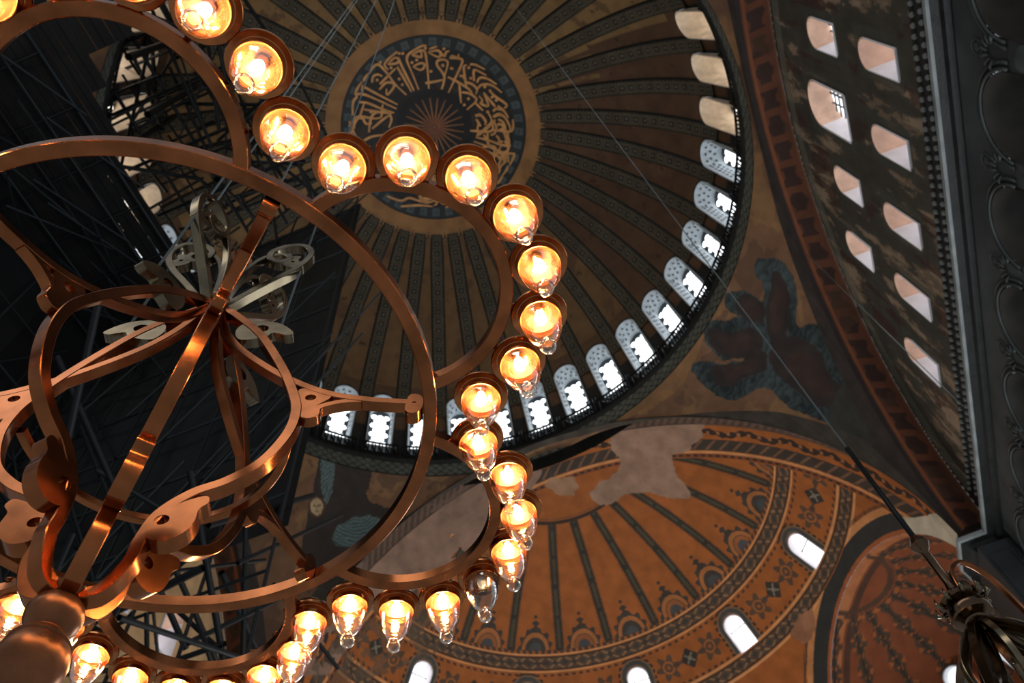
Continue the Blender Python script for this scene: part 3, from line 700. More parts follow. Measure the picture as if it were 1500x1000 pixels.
def semidome():
    na, ne = 1100, 560
    az, el = np.meshgrid(np.linspace(-PI / 2, PI / 2, na), np.radians(np.linspace(0, 90, ne)), indexing='ij'); sh = az.shape
    az = az.ravel(); el = el.ravel(); A_ = np.degrees(az); E_ = np.degrees(el)
    V = np.stack([SX + SR * np.cos(el) * np.cos(az), SR * np.cos(el) * np.sin(az), SZ + SR * np.sin(el)], -1)
    m1 = SR * math.pi / 180                                     # metres per degree
    n2 = fbm(V, 1.6); n1 = fbm(V, .4)
    C = np.outer(.86 + .28 * n2, ORA); put(C, n1 > .58, A(122, 68, 32), .6)
    d = V[:, 0] - SX; sx_ = az * SR * np.cos(el)                # horizontal metres along the parallel
    tA = np.arctan2(V[:, 2] - SZ, V[:, 1]) * SR                  # metres along the front arch
    # ---- fan zone: el > 44.2, d > 2.45
    front = d < 2.45
    fan = (E_ > 44.2) & ~front
    # ribs of the fan
    per = 7.6; ph = ((A_ + 3.0) % (2 * per)) / (2 * per)          # 0..1
    off = np.abs(ph - .5) * 2 * per; wd = off * m1 * np.cos(el)
    ribk = fan & (wd < .27 + .06 * np.sin(E_ * 16)) & (E_ < 72.3) & (E_ > 44.6)
    put(C, ribk, A(38, 35, 29)); put(C, ribk & (wd < .1) & (np.sin(E_ * 20) > .2), A(70, 62, 44))
    # palmettes between the ribs at the foot of the fan
    off2 = (ph - np.round(ph)) * 2 * per * m1 * np.cos(el); h = (E_ - 44.8) * m1
    alt = (np.floor((A_ + 3.0 + per) / (2 * per)).astype(int) % 2) == 0
    rd = np.hypot(off2, h * .8); pal = fan & (rd < 1.05 + .1 * np.sin(np.arctan2(h, off2) * 12)) & (h > 0)
    tip = fan & (np.abs(off2) < .34 * (1 - (h - .9) / 1.3) + .1 * np.sin(h * 16)) & (h > .9) & (h < 2.15)
    put(C, pal, np.array(A(50, 44, 38))); put(C, tip, A(48, 42, 36)); put(C, pal & (rd < .88) & (rd > .66), A(126, 78, 42)); put(C, pal & (rd < .4), A(56, 60, 62), .7)
    put(C, fan & pal & ~alt[:] & (rd < .62) & (rd > .4), A(112, 66, 36))
    put(C, fan & (np.abs(E_ - 72.3) < .42), A(44, 34, 28)); put(C, fan & (np.abs(E_ - 73.1) < .2), A(100, 60, 32))
    put(C, fan & (E_ < 45.0) & (np.sin(sx_ * 16) > -.2), A(56, 44, 36))
    # ---- ring bands
    def band(lo, hi, mask):
        k = mask & (E_ < hi) & (E_ > lo); q = (E_ - lo) / (hi - lo); put(C, k, DKB)
        dd = np.abs(((sx_ / 1.15) % 1) - .5) + np.abs(q - .5); put(C, k & (np.abs(dd - .5) < .09), A(104, 78, 54)); put(C, k & (np.abs(dd) < .2), A(46, 44, 40))
        put(C, k & (np.abs(((sx_ / 1.15 + .5) % 1) - .5) + np.abs(q - .5) < .22), A(50, 42, 36))
        put(C, k & ((q < .12) | (q > .88)), A(40, 33, 28)); C[k] *= (.75 + .5 * fbm(V[k], 3))[:, None]
        put(C, mask & ((np.abs(E_ - lo + .35) < .22) | (np.abs(E_ - hi - .35) < .22)), LT, .85)
    z2 = ~front
    band(41.0, 43.7, z2)
    wz = z2 & (E_ < 40.3) & (E_ > 31.6)
    put(C, z2 & (np.abs(E_ - 39.9) < .22) & (np.sin(sx_ * 14) > 0), A(52, 40, 32)); put(C, z2 & (np.abs(E_ - 32.0) < .22) & (np.sin(sx_ * 14) > 0), A(52, 40, 32))
    band(28.4, 31.0, z2)
    # panel borders beside each window, lozenge and flower ornaments between
    for wa, we in SWIN:
        x = (A_ - wa) * m1 * np.cos(el); y = (E_ - 31.4) * m1
        dd = np.where(y > 1.5, np.hypot(x, y - 1.5), np.abs(x)); put(C, wz & (dd < 1.05) & (y < 2.7), A(94, 70, 50)); put(C, wz & (dd < .92) & (dd > .7) & (y > 0), A(50, 52, 50)); put(C, wz & (np.abs(dd - 1.1) < .07) & (np.sin(y * 18) > -.3), A(44, 34, 28))
    for ca in (-44.25, -14.75, 14.75, 44.25, -74, 74):
        x = (A_ - ca) * m1 * np.cos(el); y = (E_ - 35.9) * m1
        dm = np.abs(x) + np.abs(y); put(C, wz & (dm < .62), A(42, 37, 32)); put(C, wz & (dm < .52) & ((np.abs(np.abs(x) - np.abs(y)) < .07) | (dm < .16)), A(104, 96, 82), .8)
        for s in (-1, 1):
            xx = x - s * 1.45; r = np.hypot(xx, y); th = np.arctan2(y, xx); fl = wz & (r < .62 + .18 * np.cos(th * 6)) & (r > .1)
            put(C, fl, A(66, 50, 38)); put(C, fl & (r > .26) & (r < .38), A(118, 70, 36)); put(C, wz & (np.abs(y) < .05) & (np.abs(x - s * .8) < .35), A(60, 46, 36))
    # ---- lower zone: exedra arches
    for s in (-1, 1):
        D = ex_dist(az, el, s); low = E_ < 28.2
        put(C, low & (D < 32.6) & (D > 31.9) & (np.sin(A_ * 9 + E_ * 9) > -.2), A(50, 38, 30)); put(C, low & (D < 31.9) & (D > 30.6), LT, .55)
        put(C, low & (D <= 30.6) & (D > 27.6), A(36, 36, 34)); put(C, low & (D < 27.6), A(120, 66, 36))
    for ca in (-22, 0, 22):
        x = (A_ - ca) * m1 * np.cos(el); y = (E_ - 22) * m1; r = np.hypot(x, y); th = np.arctan2(y, x)
        put(C, (E_ < 28) & (r < 1.1 + .2 * np.cos(th * 8)), A(56, 46, 38)); put(C, (E_ < 28) & (r < .8) & (r > .6), A(118, 70, 38))
    # ---- front margin
    fm = front
    put(C, fm, ORA * 1.08)
    scr = fm & (np.abs(d - .62 - .13 * np.sin(tA * 2.6)) < .14 + .10 * np.abs(np.sin(tA * 5.2))) & (d > .1); put(C, scr, A(42, 32, 27)); put(C, scr & (np.sin(tA * 10.4) > .6) & (np.abs(d - .62) < .12), A(120, 80, 48))
    put(C, fm & (d > 1.1) & (d < 1.9), A(48, 40, 34)); dg = np.abs(((tA / .8 + d * 1.2) % 1) - .5); put(C, fm & (d > 1.16) & (d < 1.84) & (dg < .12), A(88, 64, 46))
    put(C, fm & (d > 1.94) & (d < 2.12), LT, .7); put(C, fm & (d > 2.15) & (d < 2.42), A(96, 54, 30)); put(C, fm & (d > 2.2) & (d < 2.36) & (np.sin(tA * 14) > -.2), A(46, 34, 28))
    put(C, fm & (d < .1), A(96, 64, 40))
    C *= (.9 + .2 * fbm(V, .7))[:, None]
    # ---- bare plaster patches (their own shapes), seams
    x, y = to_px(V); jx = (fbm(V + 4, 1.1) - .5) * 16; jy = (fbm(V + 8, 1.1) - .5) * 16; x = x + jx; y = y + jy
    PATCH = [[(893,630),(930,615),(1035,612),(1030,640),(1005,662),(985,665),(990,690),(1012,720),(1010,728),(985,732),(950,722),(920,726),(878,742),(865,720),(880,705),(905,690),(910,678),(895,655)],
             [(805,700),(840,697),(848,712),(840,722),(812,724),(800,712)], [(1165,690),(1200,700),(1210,730),(1195,760),(1170,745)][:0] or [(0,0),(1,0),(1,1)],
             [(1168,900),(1190,890),(1196,920),(1180,945),(1160,930)], [(1325,757),(1365,752),(1402,765),(1402,865),(1378,852),(1362,815),(1340,792)]]
    wh = [A(116, 92, 76), A(120, 92, 70), None, A(112, 76, 54), A(146, 138, 120)]
    for p, cc in zip(PATCH, wh):
        if cc is None: continue
        k = inpoly(x, y, p); C[k] = cc * (.7 + .6 * fbm(V[k], 1.4))[:, None]
    left = (y > 0) & inpoly(x, y, [(520,840),(620,742),(690,700),(760,668),(800,655),(790,700),(730,760),(690,820),(600,870),(540,900),(480,990),(430,990)]) 
    k = left & (n1 + .3 * n2 > .47); C[k] = A(104, 83, 70) * (.55 + .9 * fbm(V[k], .9))[:, None]
    g = inpoly(x, y, [(500,900),(560,850),(640,880),(640,960),(520,1000),(440,1000)]) & (n2 > .5); put(C, g, A(70, 58, 46), .7)
    # ---- holes
    hole = np.zeros(len(V), bool)
    for wa, we in SWIN:
        xx = (A_ - wa) * m1 * np.cos(el); yy = (E_ - we) * m1; hole |= ((np.abs(xx) < .62) & (yy > .1) & (yy < 1.5)) | (np.hypot(xx, yy - 1.5) < .62)
    for s in (-1, 1): hole |= ex_dist(az, el, s) < 26.8
    keep = ~hole.reshape(sh); keep &= (E_.reshape(sh) < 89.9)
    V2, F2, C2 = compact(V, grid_faces(na, ne, keep), C)
    o = link('ceiling_semidome', np_mesh('semi_dome', V2, F2, colors=C2), M_paint); tag(o, 'orange painted semi-dome with dark fan ribs and patterned bands', kind='structure')
    for wa, we in SWIN:
        a = math.radians(wa); e = math.radians(we + .35); win_no[0] += 1
        rev, pane = win_meshes(.62, 1.4, .55, .05); rev.materials.append(M_jamb)
        wo = link('window_%d' % win_no[0], rev); tag(wo, 'small bright arched window low in the orange semi-dome', kind='structure')
        wo.matrix_world = frame((SX + SR * math.cos(e) * math.cos(a), SR * math.cos(e) * math.sin(a), SZ + SR * math.sin(e)), a, .60)
        link('pane', pane, M_skyt, wo); MB().box((0, .45, 1.25), (.6, .03, .03)).build('glazing_bar', M_lat, wo)
    # exedrae: smaller half bowls behind the round openings
    for s in (-1, 1):
        ux = np.array([math.cos(EXE) * math.cos(s * EXC), math.cos(EXE) * math.sin(s * EXC), math.sin(EXE)])
        O = np.array([SX, 0, SZ]) + ux * SR * math.cos(EXR); rb = SR * math.sin(EXR)
        e1 = np.array([-math.sin(s * EXC), math.cos(s * EXC), 0]); e2 = np.cross(ux, e1); e2 = e2 if e2[2] > 0 else -e2
        nn, nm = 300, 200
        t, q = np.meshgrid(np.linspace(0, 2 * PI, nn), np.linspace(0, 1, nm), indexing='ij'); t = t.ravel(); q = q.ravel()
        rho = rb * np.cos(q * PI / 2); dep = rb * np.sin(q * PI / 2) * 1.0
        V = O + np.outer(rho * np.cos(t), e1) + np.outer(rho * np.sin(t), e2) + np.outer(dep, ux)
        C = np.outer(.85 + .3 * fbm(V, 1.5), A(100, 54, 31)); put(C, q < .05, A(150, 98, 62), .6); put(C, (q > .06) & (q < .09), A(60, 40, 30))
        # hanging ornament strips running down from the crown
        W = V - O; ang = np.degrees(np.arctan2(W @ e1, W @ ux)); up = np.degrees(np.arcsin(np.clip((W @ e2) / rb, -1, 1)))
        for k in range(-4, 5):
            aa = k * 20 + 8; ww = (ang - aa) * rb * PI / 180 * np.cos(np.radians(up)); half = .30 + .14 * np.sin(up * .55) + (up < 40) * .12
            st = (np.abs(ww) < half) & (up < 72) & (up > 22); put(C, st, A(58, 46, 36)); put(C, st & (np.sin(up * 1.4) * np.cos(ww * 9) > .35), A(126, 70, 36)); put(C, st & (np.abs(ww) < .07), A(40, 34, 28))
        put(C, (q < .9) & (np.abs(up - 74) < 1.2), A(62, 44, 32))
        eo = link('ceiling_exedra', np_mesh('exedra', V, grid_faces(nn, nm), colors=C), M_paint); tag(eo, 'rust orange exedra bowl with hanging ornament strips' if s < 0 else 'exedra bowl at the lower left behind the lamps', kind='structure')
        aw = s * EXC; wc = O + ux * rb * .86 + np.array([0, 0, 2.9])
        for da in (-34, -4, 26):
            win_no[0] += 1
            dv = ux * math.cos(math.radians(da)) + e1 * math.sin(math.radians(da)); dv = dv * math.cos(.36) + e2 * math.sin(.36)
            p0 = O + dv * (rb - .5); rev, pane = win_meshes(.62, 1.5, .45, .05); rev.materials.append(M_reveal)
            wo = link('window_%d' % win_no[0], rev); tag(wo, 'bright arched window in the rust orange exedra', kind='structure')
            wo.matrix_world = frame(tuple(p0), math.atan2(dv[1], dv[0]), .45); link('pane', pane, M_skyt, wo)
semidome()
# front corner piers closing above the cornice between tympanum and semi-dome
b = MB(); b.add([(HX, -HY, 22.6), (HX + .4, -17.0, 22.6), (17.4, -16.7, 22.6), (17.4, -16.7, 26.0), (HX, -HY, 26.0)], [(0, 2, 3, 4), (0, 1, 2)])
b.build('wall_corner', M_pier)['kind'] = 'structure'

# ------------------------------------------------------------------ SCAFFOLD
def scaffold():
    root = empty('scaffold_tower', (3, 12, 0)); tag(root, 'huge dark scaffold tower hung with blue black netting under the dome', 'scaffold')
    inv = Matrix.Translation((-3, -12, 0))
    unit = MB().tube([(0, 0, 0), (0, 0, 1)], 1, 6, cap=False).mesh('tube', True)
    def tube(name, a, b, r, mt):
        a = Vector(a); b = Vector(b); d = b - a
        o = bpy.data.objects.new(name, tm[mt]); col.objects.link(o); o.parent = root
        o.matrix_local = inv @ (Matrix.Translation(a) @ d.to_track_quat('Z', 'Y').to_matrix().to_4x4() @ Matrix.Diagonal((r, r, d.length, 1)))
    tm = {'d': unit, 'l': unit.copy()}; tm['d'].materials.append(M_tube); tm['l'].materials.append(M_tubel)
    X0, Y0 = -1.5, 3.3
    # netting sheets on the west face and the south return
    ys = np.linspace(Y0, 15.4, 5); zs = [17.0, 24.0, 32.0, 40.2]
    def sheet(P00, P10, P11, P01):
        n = 10; V = []; Fs = []
        A0, B0, C0, D0 = [np.array(p, float) for p in (P00, P10, P11, P01)]
        nrm = np.cross(B0 - A0, D0 - A0); nrm /= np.linalg.norm(nrm)
        for i in range(n + 1):
            for j in range(n + 1):
                u, v = i / n, j / n; p = A0 * (1 - u) * (1 - v) + B0 * u * (1 - v) + C0 * u * v + D0 * (1 - u) * v
                p = p + nrm * (.22 * math.sin(u * PI) * math.sin(v * PI) + .06 * math.sin(u * 21 + v * 13) * math.sin(u * PI) * math.sin(v * PI)); V.append(p - np.array([3, 12, 0]))
        for i in range(n):
            for j in range(n): a = i * (n + 1) + j; Fs.append((a, a + n + 1, a + n + 2, a + 1))
        link('netting_sheet', poly_mesh('netting_sheet', V, Fs, True), M_net, root)
    xs_ = np.linspace(X0, -17, 6); zz_ = [9, 17.5, 26, 34.2]
    for i in range(5):
        for j in range(3): sheet((xs_[i], 15.4, zz_[j]), (xs_[i + 1], 15.4, zz_[j]), (xs_[i + 1], 15.4, zz_[j + 1]), (xs_[i], 15.4, zz_[j + 1]))
    for i in range(4):
        for j in range(3): sheet((X0, ys[i], zs[j]), (X0, ys[i + 1], zs[j]), (X0, ys[i + 1], zs[j + 1]), (X0, ys[i], zs[j + 1]))
    # top decks made of boards
    def deck(x0, x1, y0, y1, z, nb):
        w_ = (y1 - y0) / nb
        for k in range(nb):
            q = MB().box(((x0 + x1) / 2 - 3, y0 + (k + .5) * w_ - 12, z + .03 * (k % 2)), ((x1 - x0) / 2, w_ / 2 - .02, .04)); q.build('deck_board', M_deck, root)
    deck(-17, -3.1, 9.75, 13.5, 34.0, 10); deck(-17, -3.1, 13.5, 15.6, 34.0, 4); deck(-18, -8.6, 9.2, 9.75, 34.0, 2); deck(-18, -11, 8.5, 9.2, 34.0, 2); deck(-18, -12.2, 6.6, 8.5, 34.0, 5); deck(-3.1, X0, 9.75, 16, 34.0, 9)
    # posts, ledgers and braces in front of the netting
    r = random.Random(5)
    px = [X0 - .35, X0 - 1.6]
    for x in px[:1]:
        for y in np.arange(Y0, 15.3, 1.7): tube('post', (x, y, 6), (x, y, 41), .045, 'l' if r.random() < .5 else 'd')
        for z in np.arange(10, 41, 2.6): tube('ledger', (x, Y0, z), (x, 15.2, z), .04, 'l' if r.random() < .5 else 'd')
        for k in range(46):
            y = Y0 + 2 + r.random() * 9; z = 8 + r.random() * 28; l = 3 + r.random() * 7; s = r.choice((-1, 1))
            tube('brace', (x - .1, y, z), (x - .1, y + s * l * .6, z + l), .035, 'l' if r.random() < .65 else 'd')
    for x in np.arange(X0 - 2, -16, -2.1): tube('post', (x, 15.1, 8), (x, 15.1, 34), .045, 'l' if r.random() < .5 else 'd')
    for z in np.arange(10, 33, 2.6): tube('ledger', (X0, 15.1, z), (-16.5, 15.1, z), .04, 'l' if r.random() < .5 else 'd')
    for k in range(40):
        x = r.uniform(-15, -4); z = r.uniform(9, 27); tube('brace', (x, 15.05, z), (x + r.choice((-1, 1)) * r.uniform(2, 4), 15.05, z + r.uniform(3, 6)), .035, 'l' if r.random() < .6 else 'd')
    # open lattice at the foot, dark tubes
    for k in range(110):
        x = X0 + r.uniform(-2, 3); y = r.uniform(Y0 + .4, 14); z = r.uniform(7, 18); l = r.uniform(3, 9); a = r.uniform(0, 2 * PI)
        q = r.choice((0, 0, .6, 1.1, -.6)); dx = math.cos(a) * l * .8; dy = math.sin(a) * l
        y2 = min(max(y + dy, Y0 + .4), 15.2); tube('brace', (x, y, z), (x + dx, y2, z + q * l * .7), r.uniform(.04, .085), 'd')
    # open frames inside the dome over the notch of the deck
    for k in range(90):
        x = r.uniform(-13.5, -1.6); y = r.uniform(4.6, 13); z = r.uniform(40.5, 46 if x < -9 else 50); l = r.uniform(3, 8); a = r.choice((0, PI / 2, r.uniform(0, PI), r.uniform(0, PI)))
        x2 = min(max(x + math.cos(a) * l, -14), -1.6); y2 = min(max(y + math.sin(a) * l, 4.2), 13.5); z2 = min(z + r.choice((0, 0, 2.5, -2.5)), 49)
        tube('brace', (x, y, z), (x2, y2, z2), r.uniform(.05, .1), 'd')
    for y in (5.5, 7.5, 9.5, 11.6): tube('ledger', (-13.5, y, 41.5), (-1.6, y, 41.5), .09, 'd')
    for x in (-12, -9.5, -7, -4.5): tube('ledger', (x, 4.5, 41.3), (x, 13, 41.3), .09, 'd')
    for x, y in ((-9.2, 9.4), (-5.6, 8.2), (-11.5, 8.8), (-8.3, 11.4)): tube('post', (x, y, 38), (x + .4, y, 46), .16, 'd')
    # inclined struts from deck to dome foot
    for k in range(26):
        x = r.uniform(-15, -3); y = r.uniform(10, 13.5); a = r.uniform(-.5, .6); tube('brace', (x, y, r.uniform(30, 33.5)), (x + 4 * math.cos(a), y + 4 * math.sin(a), 33.6), .04, 'l')
    # ribbed undersides: beams below the left deck
    for x in np.arange(-15, -2, 2.1): tube('beam', (x, 9.8, 33.8), (x, 15.3, 33.8), .05, 'l' if int(x) % 2 else 'd')
    for y in np.arange(9.9, 15.4, 1.3): tube('beam', (-16, y, 33.7), (X0, y, 33.7), .05, 'l' if int(y) % 2 else 'd')
scaffold()

# ------------------------------------------------------------------ MAIN CHANDELIER
CX, CY, CZ, RN = -11.5000, -4.0120, 3.7111, .762
AZ0 = -126.0
def OCT(a, b, c=.0022): return ((-a + c, -b), (a - c, -b), (a, -b + c), (a, b - c), (a - c, b), (-a + c, b), (-a, b - c), (-a, -b + c))
def band_solid(path, hw, ht, closed=False, twist=None):
    """rectangular bar along a 3D path list of (point, in-plane normal, out-of-plane unit)"""
    V = []; Fs = []; n = len(path)
    for p, nn, oo in path:
        for s, t in OCT(hw, ht): V.append(np.array(p) + np.array(nn) * t + np.array(oo) * s)
    for i in range(n if closed else n - 1):
        j = (i + 1) % n
        for k in range(8): Fs.append((i * 8 + k, i * 8 + (k + 1) % 8, j * 8 + (k + 1) % 8, j * 8 + k))
    if not closed: Fs += [tuple(range(8))[::-1], tuple((n - 1) * 8 + k for k in range(8))]
    return V, Fs
def planar(pts, az, hw, ht, n=8, taper=None):
    """(rho, z) polyline in the vertical plane of azimuth az, local to the axis"""
    P = spline([np.array(p, float) for p in pts], n); a = math.radians(az); e = np.array([math.cos(a), math.sin(a), 0]); o = np.array([-math.sin(a), math.cos(a), 0])
    out = []; m_ = len(P)
    V = []; Fs = []
    for i, p in enumerate(P):
        t = P[min(i + 1, m_ - 1)] - P[max(i - 1, 0)]; t = t / (np.linalg.norm(t) + 1e-9); nn = np.array([-t[1], t[0]])
        c = e * p[0] + np.array([0, 0, 1]) * p[1]; N3 = e * nn[0] + np.array([0, 0, 1]) * nn[1]
        h = ht if taper is None else ht * (taper[0] + (taper[1] - taper[0]) * i / (m_ - 1))
        for s, q in OCT(hw, h): V.append(c + N3 * q + o * s)
    for i in range(m_ - 1):
        for k in range(8): Fs.append((i * 8 + k, i * 8 + (k + 1) % 8, (i + 1) * 8 + (k + 1) % 8, (i + 1) * 8 + k))
    Fs += [tuple(range(8))[::-1], tuple((m_ - 1) * 8 + k for k in range(8))]
    return V, Fs
def plate(outline, hole, az, hw):
    """flat plate with a hole, cut in the vertical plane of azimuth az"""
    O = spline(outline, 5, True); n = len(O); a = math.radians(az); e = np.array([math.cos(a), math.sin(a), 0]); o = np.array([-math.sin(a), math.cos(a), 0])
    c = np.array(hole[0], float); rh = hole[1]; H = []
    # resample the outline as seen from the hole so that the faces do not cross
    for p in O:
        d = p - c; L = np.linalg.norm(d); H.append(c + d / L * min(rh, L * .7))
    V = []
    for s in (-1, 1):
        for p in O: V.append(e * p[0] + np.array([0, 0, p[1]]) + o * hw * s)
        for p in H: V.append(e * p[0] + np.array([0, 0, p[1]]) + o * hw * s)
    Fs = []
    for i in range(n):
        j = (i + 1) % n; Fs += [(i, j, n + j, n + i), (2 * n + i, 3 * n + i, 3 * n + j, 2 * n + j), (i, 2 * n + i, 2 * n + j, j), (n + i, n + j, 3 * n + j, 3 * n + i)]
    return V, Fs
RIB = [(.035, -.705), (.075, -.690), (.105, -.615), (.108, -.55), (.125, -.46), (.183, -.385), (.256, -.338), (.326, -.262), (.372, -.14), (.380, -.03), (.359, .067), (.300, .225), (.201, .429), (.102, .562), (.03, .64)]
ARM = [(.035, .60), (.077, .47), (.148, .345), (.254, .225), (.349, .140), (.458, .070), (.581, .034), (.701, .020), (.745, .016)]
BRK = [(.385, -.02), (.405, -.05), (.435, -.045), (.441, -.005), (.482, .018), (.52, .028), (.56, .03)]
LEAF = [(.124, -.545), (.112, -.505), (.120, -.470), (.150, -.440), (.185, -.415), (.222, -.402), (.232, -.425), (.215, -.450), (.215, -.490), (.200, -.530), (.165, -.555)]
TOPS = [(.115, .45), (.125, .50), (.17, .53), (.235, .52), (.275, .49), (.305, .445), (.285, .43), (.258, .44), (.235, .445), (.22, .42), (.175, .40), (.135, .40)]
CROWN = [(.035, .63), (.085, .72), (.165, .84), (.245, .955), (.295, 1.06), (.305, 1.15), (.265, 1.215), (.19, 1.21), (.135, 1.15), (.135, 1.08), (.185, 1.045), (.22, 1.08), (.205, 1.12)]
CROWN = [(a * .9, b) for a, b in CROWN]
CROWN2 = [(.02, .70), (.03, .85), (.05, .98), (.09, 1.09), (.15, 1.13), (.2, 1.11)]
def build_chandelier(name, loc, label, copper, copperdark, crown_mat, stem_mat, ring=True, az0=AZ0, s=1.0, crown=True):
    root = empty(name, loc)
    tag(root, label, 'chandelier')
    if s != 1.0: root.scale = (s, s, s)
    BW = .0175; BT = .0135
    mats = (copper, crown_mat)
    ribm = armm = None
    for k in range(6):
        az = az0 + 60 * k; R = Matrix.Rotation(math.radians(60 * k), 4, 'Z')
        if k == 0:
            def mk(nm, VF, mt, ang=35):
                b_ = MB(); b_.add(*VF); me = b_.mesh(nm, True); sharp(me, ang); me.materials.append(mt); return me
            M1 = mk('cage_rib', planar(RIB, az, .0195, .0155, 10), copper); M2 = mk('arm', planar(ARM, az, BW, BT, 10), copper)
            M3 = mk('bracket_bar', planar(BRK, az, .016, .011, 6), copper)
            M3b = mk('bracket_scroll', plate([(.372, .085), (.40, .095), (.44, .075), (.47, .05), (.455, .025), (.435, .0), (.44, -.045), (.415, -.062), (.385, -.04), (.380, .02)], ((.412, .045), .016), az, .0165), copper)
            M3c = mk('end_scroll', plate([(.69, .0), (.70, .05), (.725, .055), (.74, .03), (.735, -.025), (.71, -.045), (.69, -.03)], ((.715, .01), .006), az, .02), copper)
            M4 = mk('leaf_scroll', plate(LEAF, ((.140, -.485), .017), az, .021), copper)
            M5 = mk('top_scroll', plate(TOPS, ((.195, .475), .024), az, .017), crown_mat)
            M6 = mk('crown_scroll', planar(CROWN, az, .019, .0135, 8), crown_mat); M6b = mk('inner_scroll', planar(CROWN2, az, .014, .010, 6), crown_mat)
            M6c = mk('scroll_leaf', plate([(.18, 1.02), (.22, .99), (.26, 1.0), (.255, 1.03), (.235, 1.06), (.24, 1.1), (.205, 1.1), (.18, 1.07)], ((.215, 1.045), .008), az, .017), crown_mat)
        for nm, me in (('cage_rib', M1), ('arm', M2), ('bracket_bar', M3), ('bracket_scroll', M3b), ('end_scroll', M3c), ('leaf_scroll', M4)) + ((('top_scroll', M5), ('crown_scroll', M6), ('inner_scroll', M6b), ('scroll_leaf', M6c)) if crown else ()):
            o = link(nm, me, None, root); o.rotation_euler = (0, 0, math.radians(60 * k))
    if ring:
        n = 160; pr = []
        for i in range(n):
            t = 2 * PI * i / n; d = np.array([math.cos(t), math.sin(t), 0]); pr.append((d * RN, (0, 0, 1), d))
        b_ = MB(); b_.add(*band_solid(pr, .0195, .0215, True)); b_.build('main_ring', copper, root, angle=35)
        n = 40; pr = []
        for i in range(n + 1):
            t = -1.75 + 3.50 * i / n; d = np.array([math.cos(t), math.sin(t), 0]); p = np.array([1.007 * RN, 0, 0]) + d * .398 * RN
            pr.append((p, (0, 0, 1), d))
        b_ = MB(); b_.add(*band_solid(pr, .0180, .0190)); lobe = b_.mesh('lobe_bar', True); sharp(lobe, 35); lobe.materials.append(copper)
        for k in range(6):
            o = link('lobe_bar', lobe, None, root); o.rotation_euler = (0, 0, math.radians(az0 + 30 + 60 * k)); o.location = (0, 0, 0)
        pr = []
        for i in range(61):
            t = math.radians(110 - i * 172 / 60); d = np.array([math.cos(t), math.sin(t), 0]); pr.append((d * .363 + np.array([0, 0, -.05]), (0, 0, 1), d))
        b_ = MB(); b_.add(*band_solid(pr, .012, .013)); b_.build('inner_ring', copper, root, angle=35)
    # turned finial and hub
    st = MB().lathe([(0, -.672), (.030, -.675), (.044, -.684), (.047, -.692), (.043, -.702), (.036, -.708), (.040, -.714), (.052, -.728), (.0575, -.748), (.055, -.768), (.044, -.786), (.036, -.794), (.037, -.800), (.050, -.808), (.060, -.822), (.0625, -.826), (.060, -.829), (.066, -.842), (.070, -.862), (.068, -.885), (.058, -.91), (.04, -.94), (.02, -.96), (0, -.97)], 48)
    st.build('finial', stem_mat, root, angle=40)
    hb = MB().lathe([(0, .57), (.03, .575), (.042, .59), (.044, .62), (.036, .65), (.05, .665), (.052, .69), (.03, .71), (.02, .74), (.018, 1.05), (.03, 1.07), (.045, 1.1), (.03, 1.14), (.012, 1.16), (.010, 1.5), (0, 1.5)], 28)
    hb.build('hub', stem_mat, root, angle=40)
    return root
main_ch = build_chandelier('chandelier', (CX, CY, CZ), 'large copper chandelier with six lobed ring and S curved cage, nearest the camera', M_copper, M_copper, M_bronze, M_wood)

# lamps ----------------------------------------------------------------
def lamp_meshes():
    cup = MB().lathe([(0, .066), (.02, .066), (.028, .058), (.046, .050), (.062, .034), (.070, .018), (.073, .013), (.0775, .012), (.0800, .009), (.0800, .003), (.0785, .0005), (.0720, .0030), (.0640, .0040), (.0615, .0030), (.0605, -.004), (.0605, -.022), (.0595, -.025), (.0575, -.024), (.0570, -.016), (.0565, .000)], 40).mesh('cup', True); sharp(cup, 28)
    refl = MB().lathe([(.0565, .000), (.055, .012), (.051, .026), (.042, .038), (.028, .046), (0, .050)], 32).mesh('reflector', True)
    glass = MB().lathe([(.0545, -.010), (.0555, -.030), (.0552, -.048), (.0525, -.068), (.047, -.088), (.0395, -.106), (.031, -.120), (.0225, -.130), (.0155, -.1355), (.0135, -.139), (.018, -.144), (.0220, -.151), (.0230, -.160), (.0205, -.170), (.013, -.178), (0, -.181)], 36).mesh('glass', True)
    bulb = MB().lathe([(0, .020), (.008, .018), (.012, .006), (.0155, -.010), (.016, -.024), (.012, -.037), (0, -.043)], 16).mesh('bulb', True)
    sock = MB().lathe([(0, .050), (.014, .050), (.016, .034), (.013, .020), (.010, .017), (0, .017)], 16).mesh('socket', True)
    arm = MB().tube([(-.085, 0, .02), (-.06, 0, .05), (-.03, 0, .066), (0, 0, .062)], [.009, .008, .008, .007], 8).mesh('bracket', True)
    return cup, glass, bulb, sock, arm, refl
cupm, glassm, bulbm, sockm, brm, reflm = lamp_meshes()
reflm.materials.append(M_refl)
cupm.materials.append(M_copper2); glassm.materials.append(M_glass); bulbm.materials.append(M_bulb); sockm.materials.append(M_dbronze); brm.materials.append(M_copper)
glassoff = glassm.copy(); glassoff.materials.clear(); glassoff.materials.append(M_glass_off); bulboff = bulbm.copy(); bulboff.materials.clear(); bulboff.materials.append(M_deadbulb)
ORD = ['first', 'second', 'third', 'fourth', 'fifth', 'sixth', 'seventh', 'eighth']
LOBES = {0: ('right hand lobe', 'clockwise from its upper end'), 1: ('lower right lobe', 'clockwise from its upper end'), 2: ('bottom lobe', 'clockwise from its right end'),
         5: ('upper left lobe', 'clockwise from its left end')}
proto = None
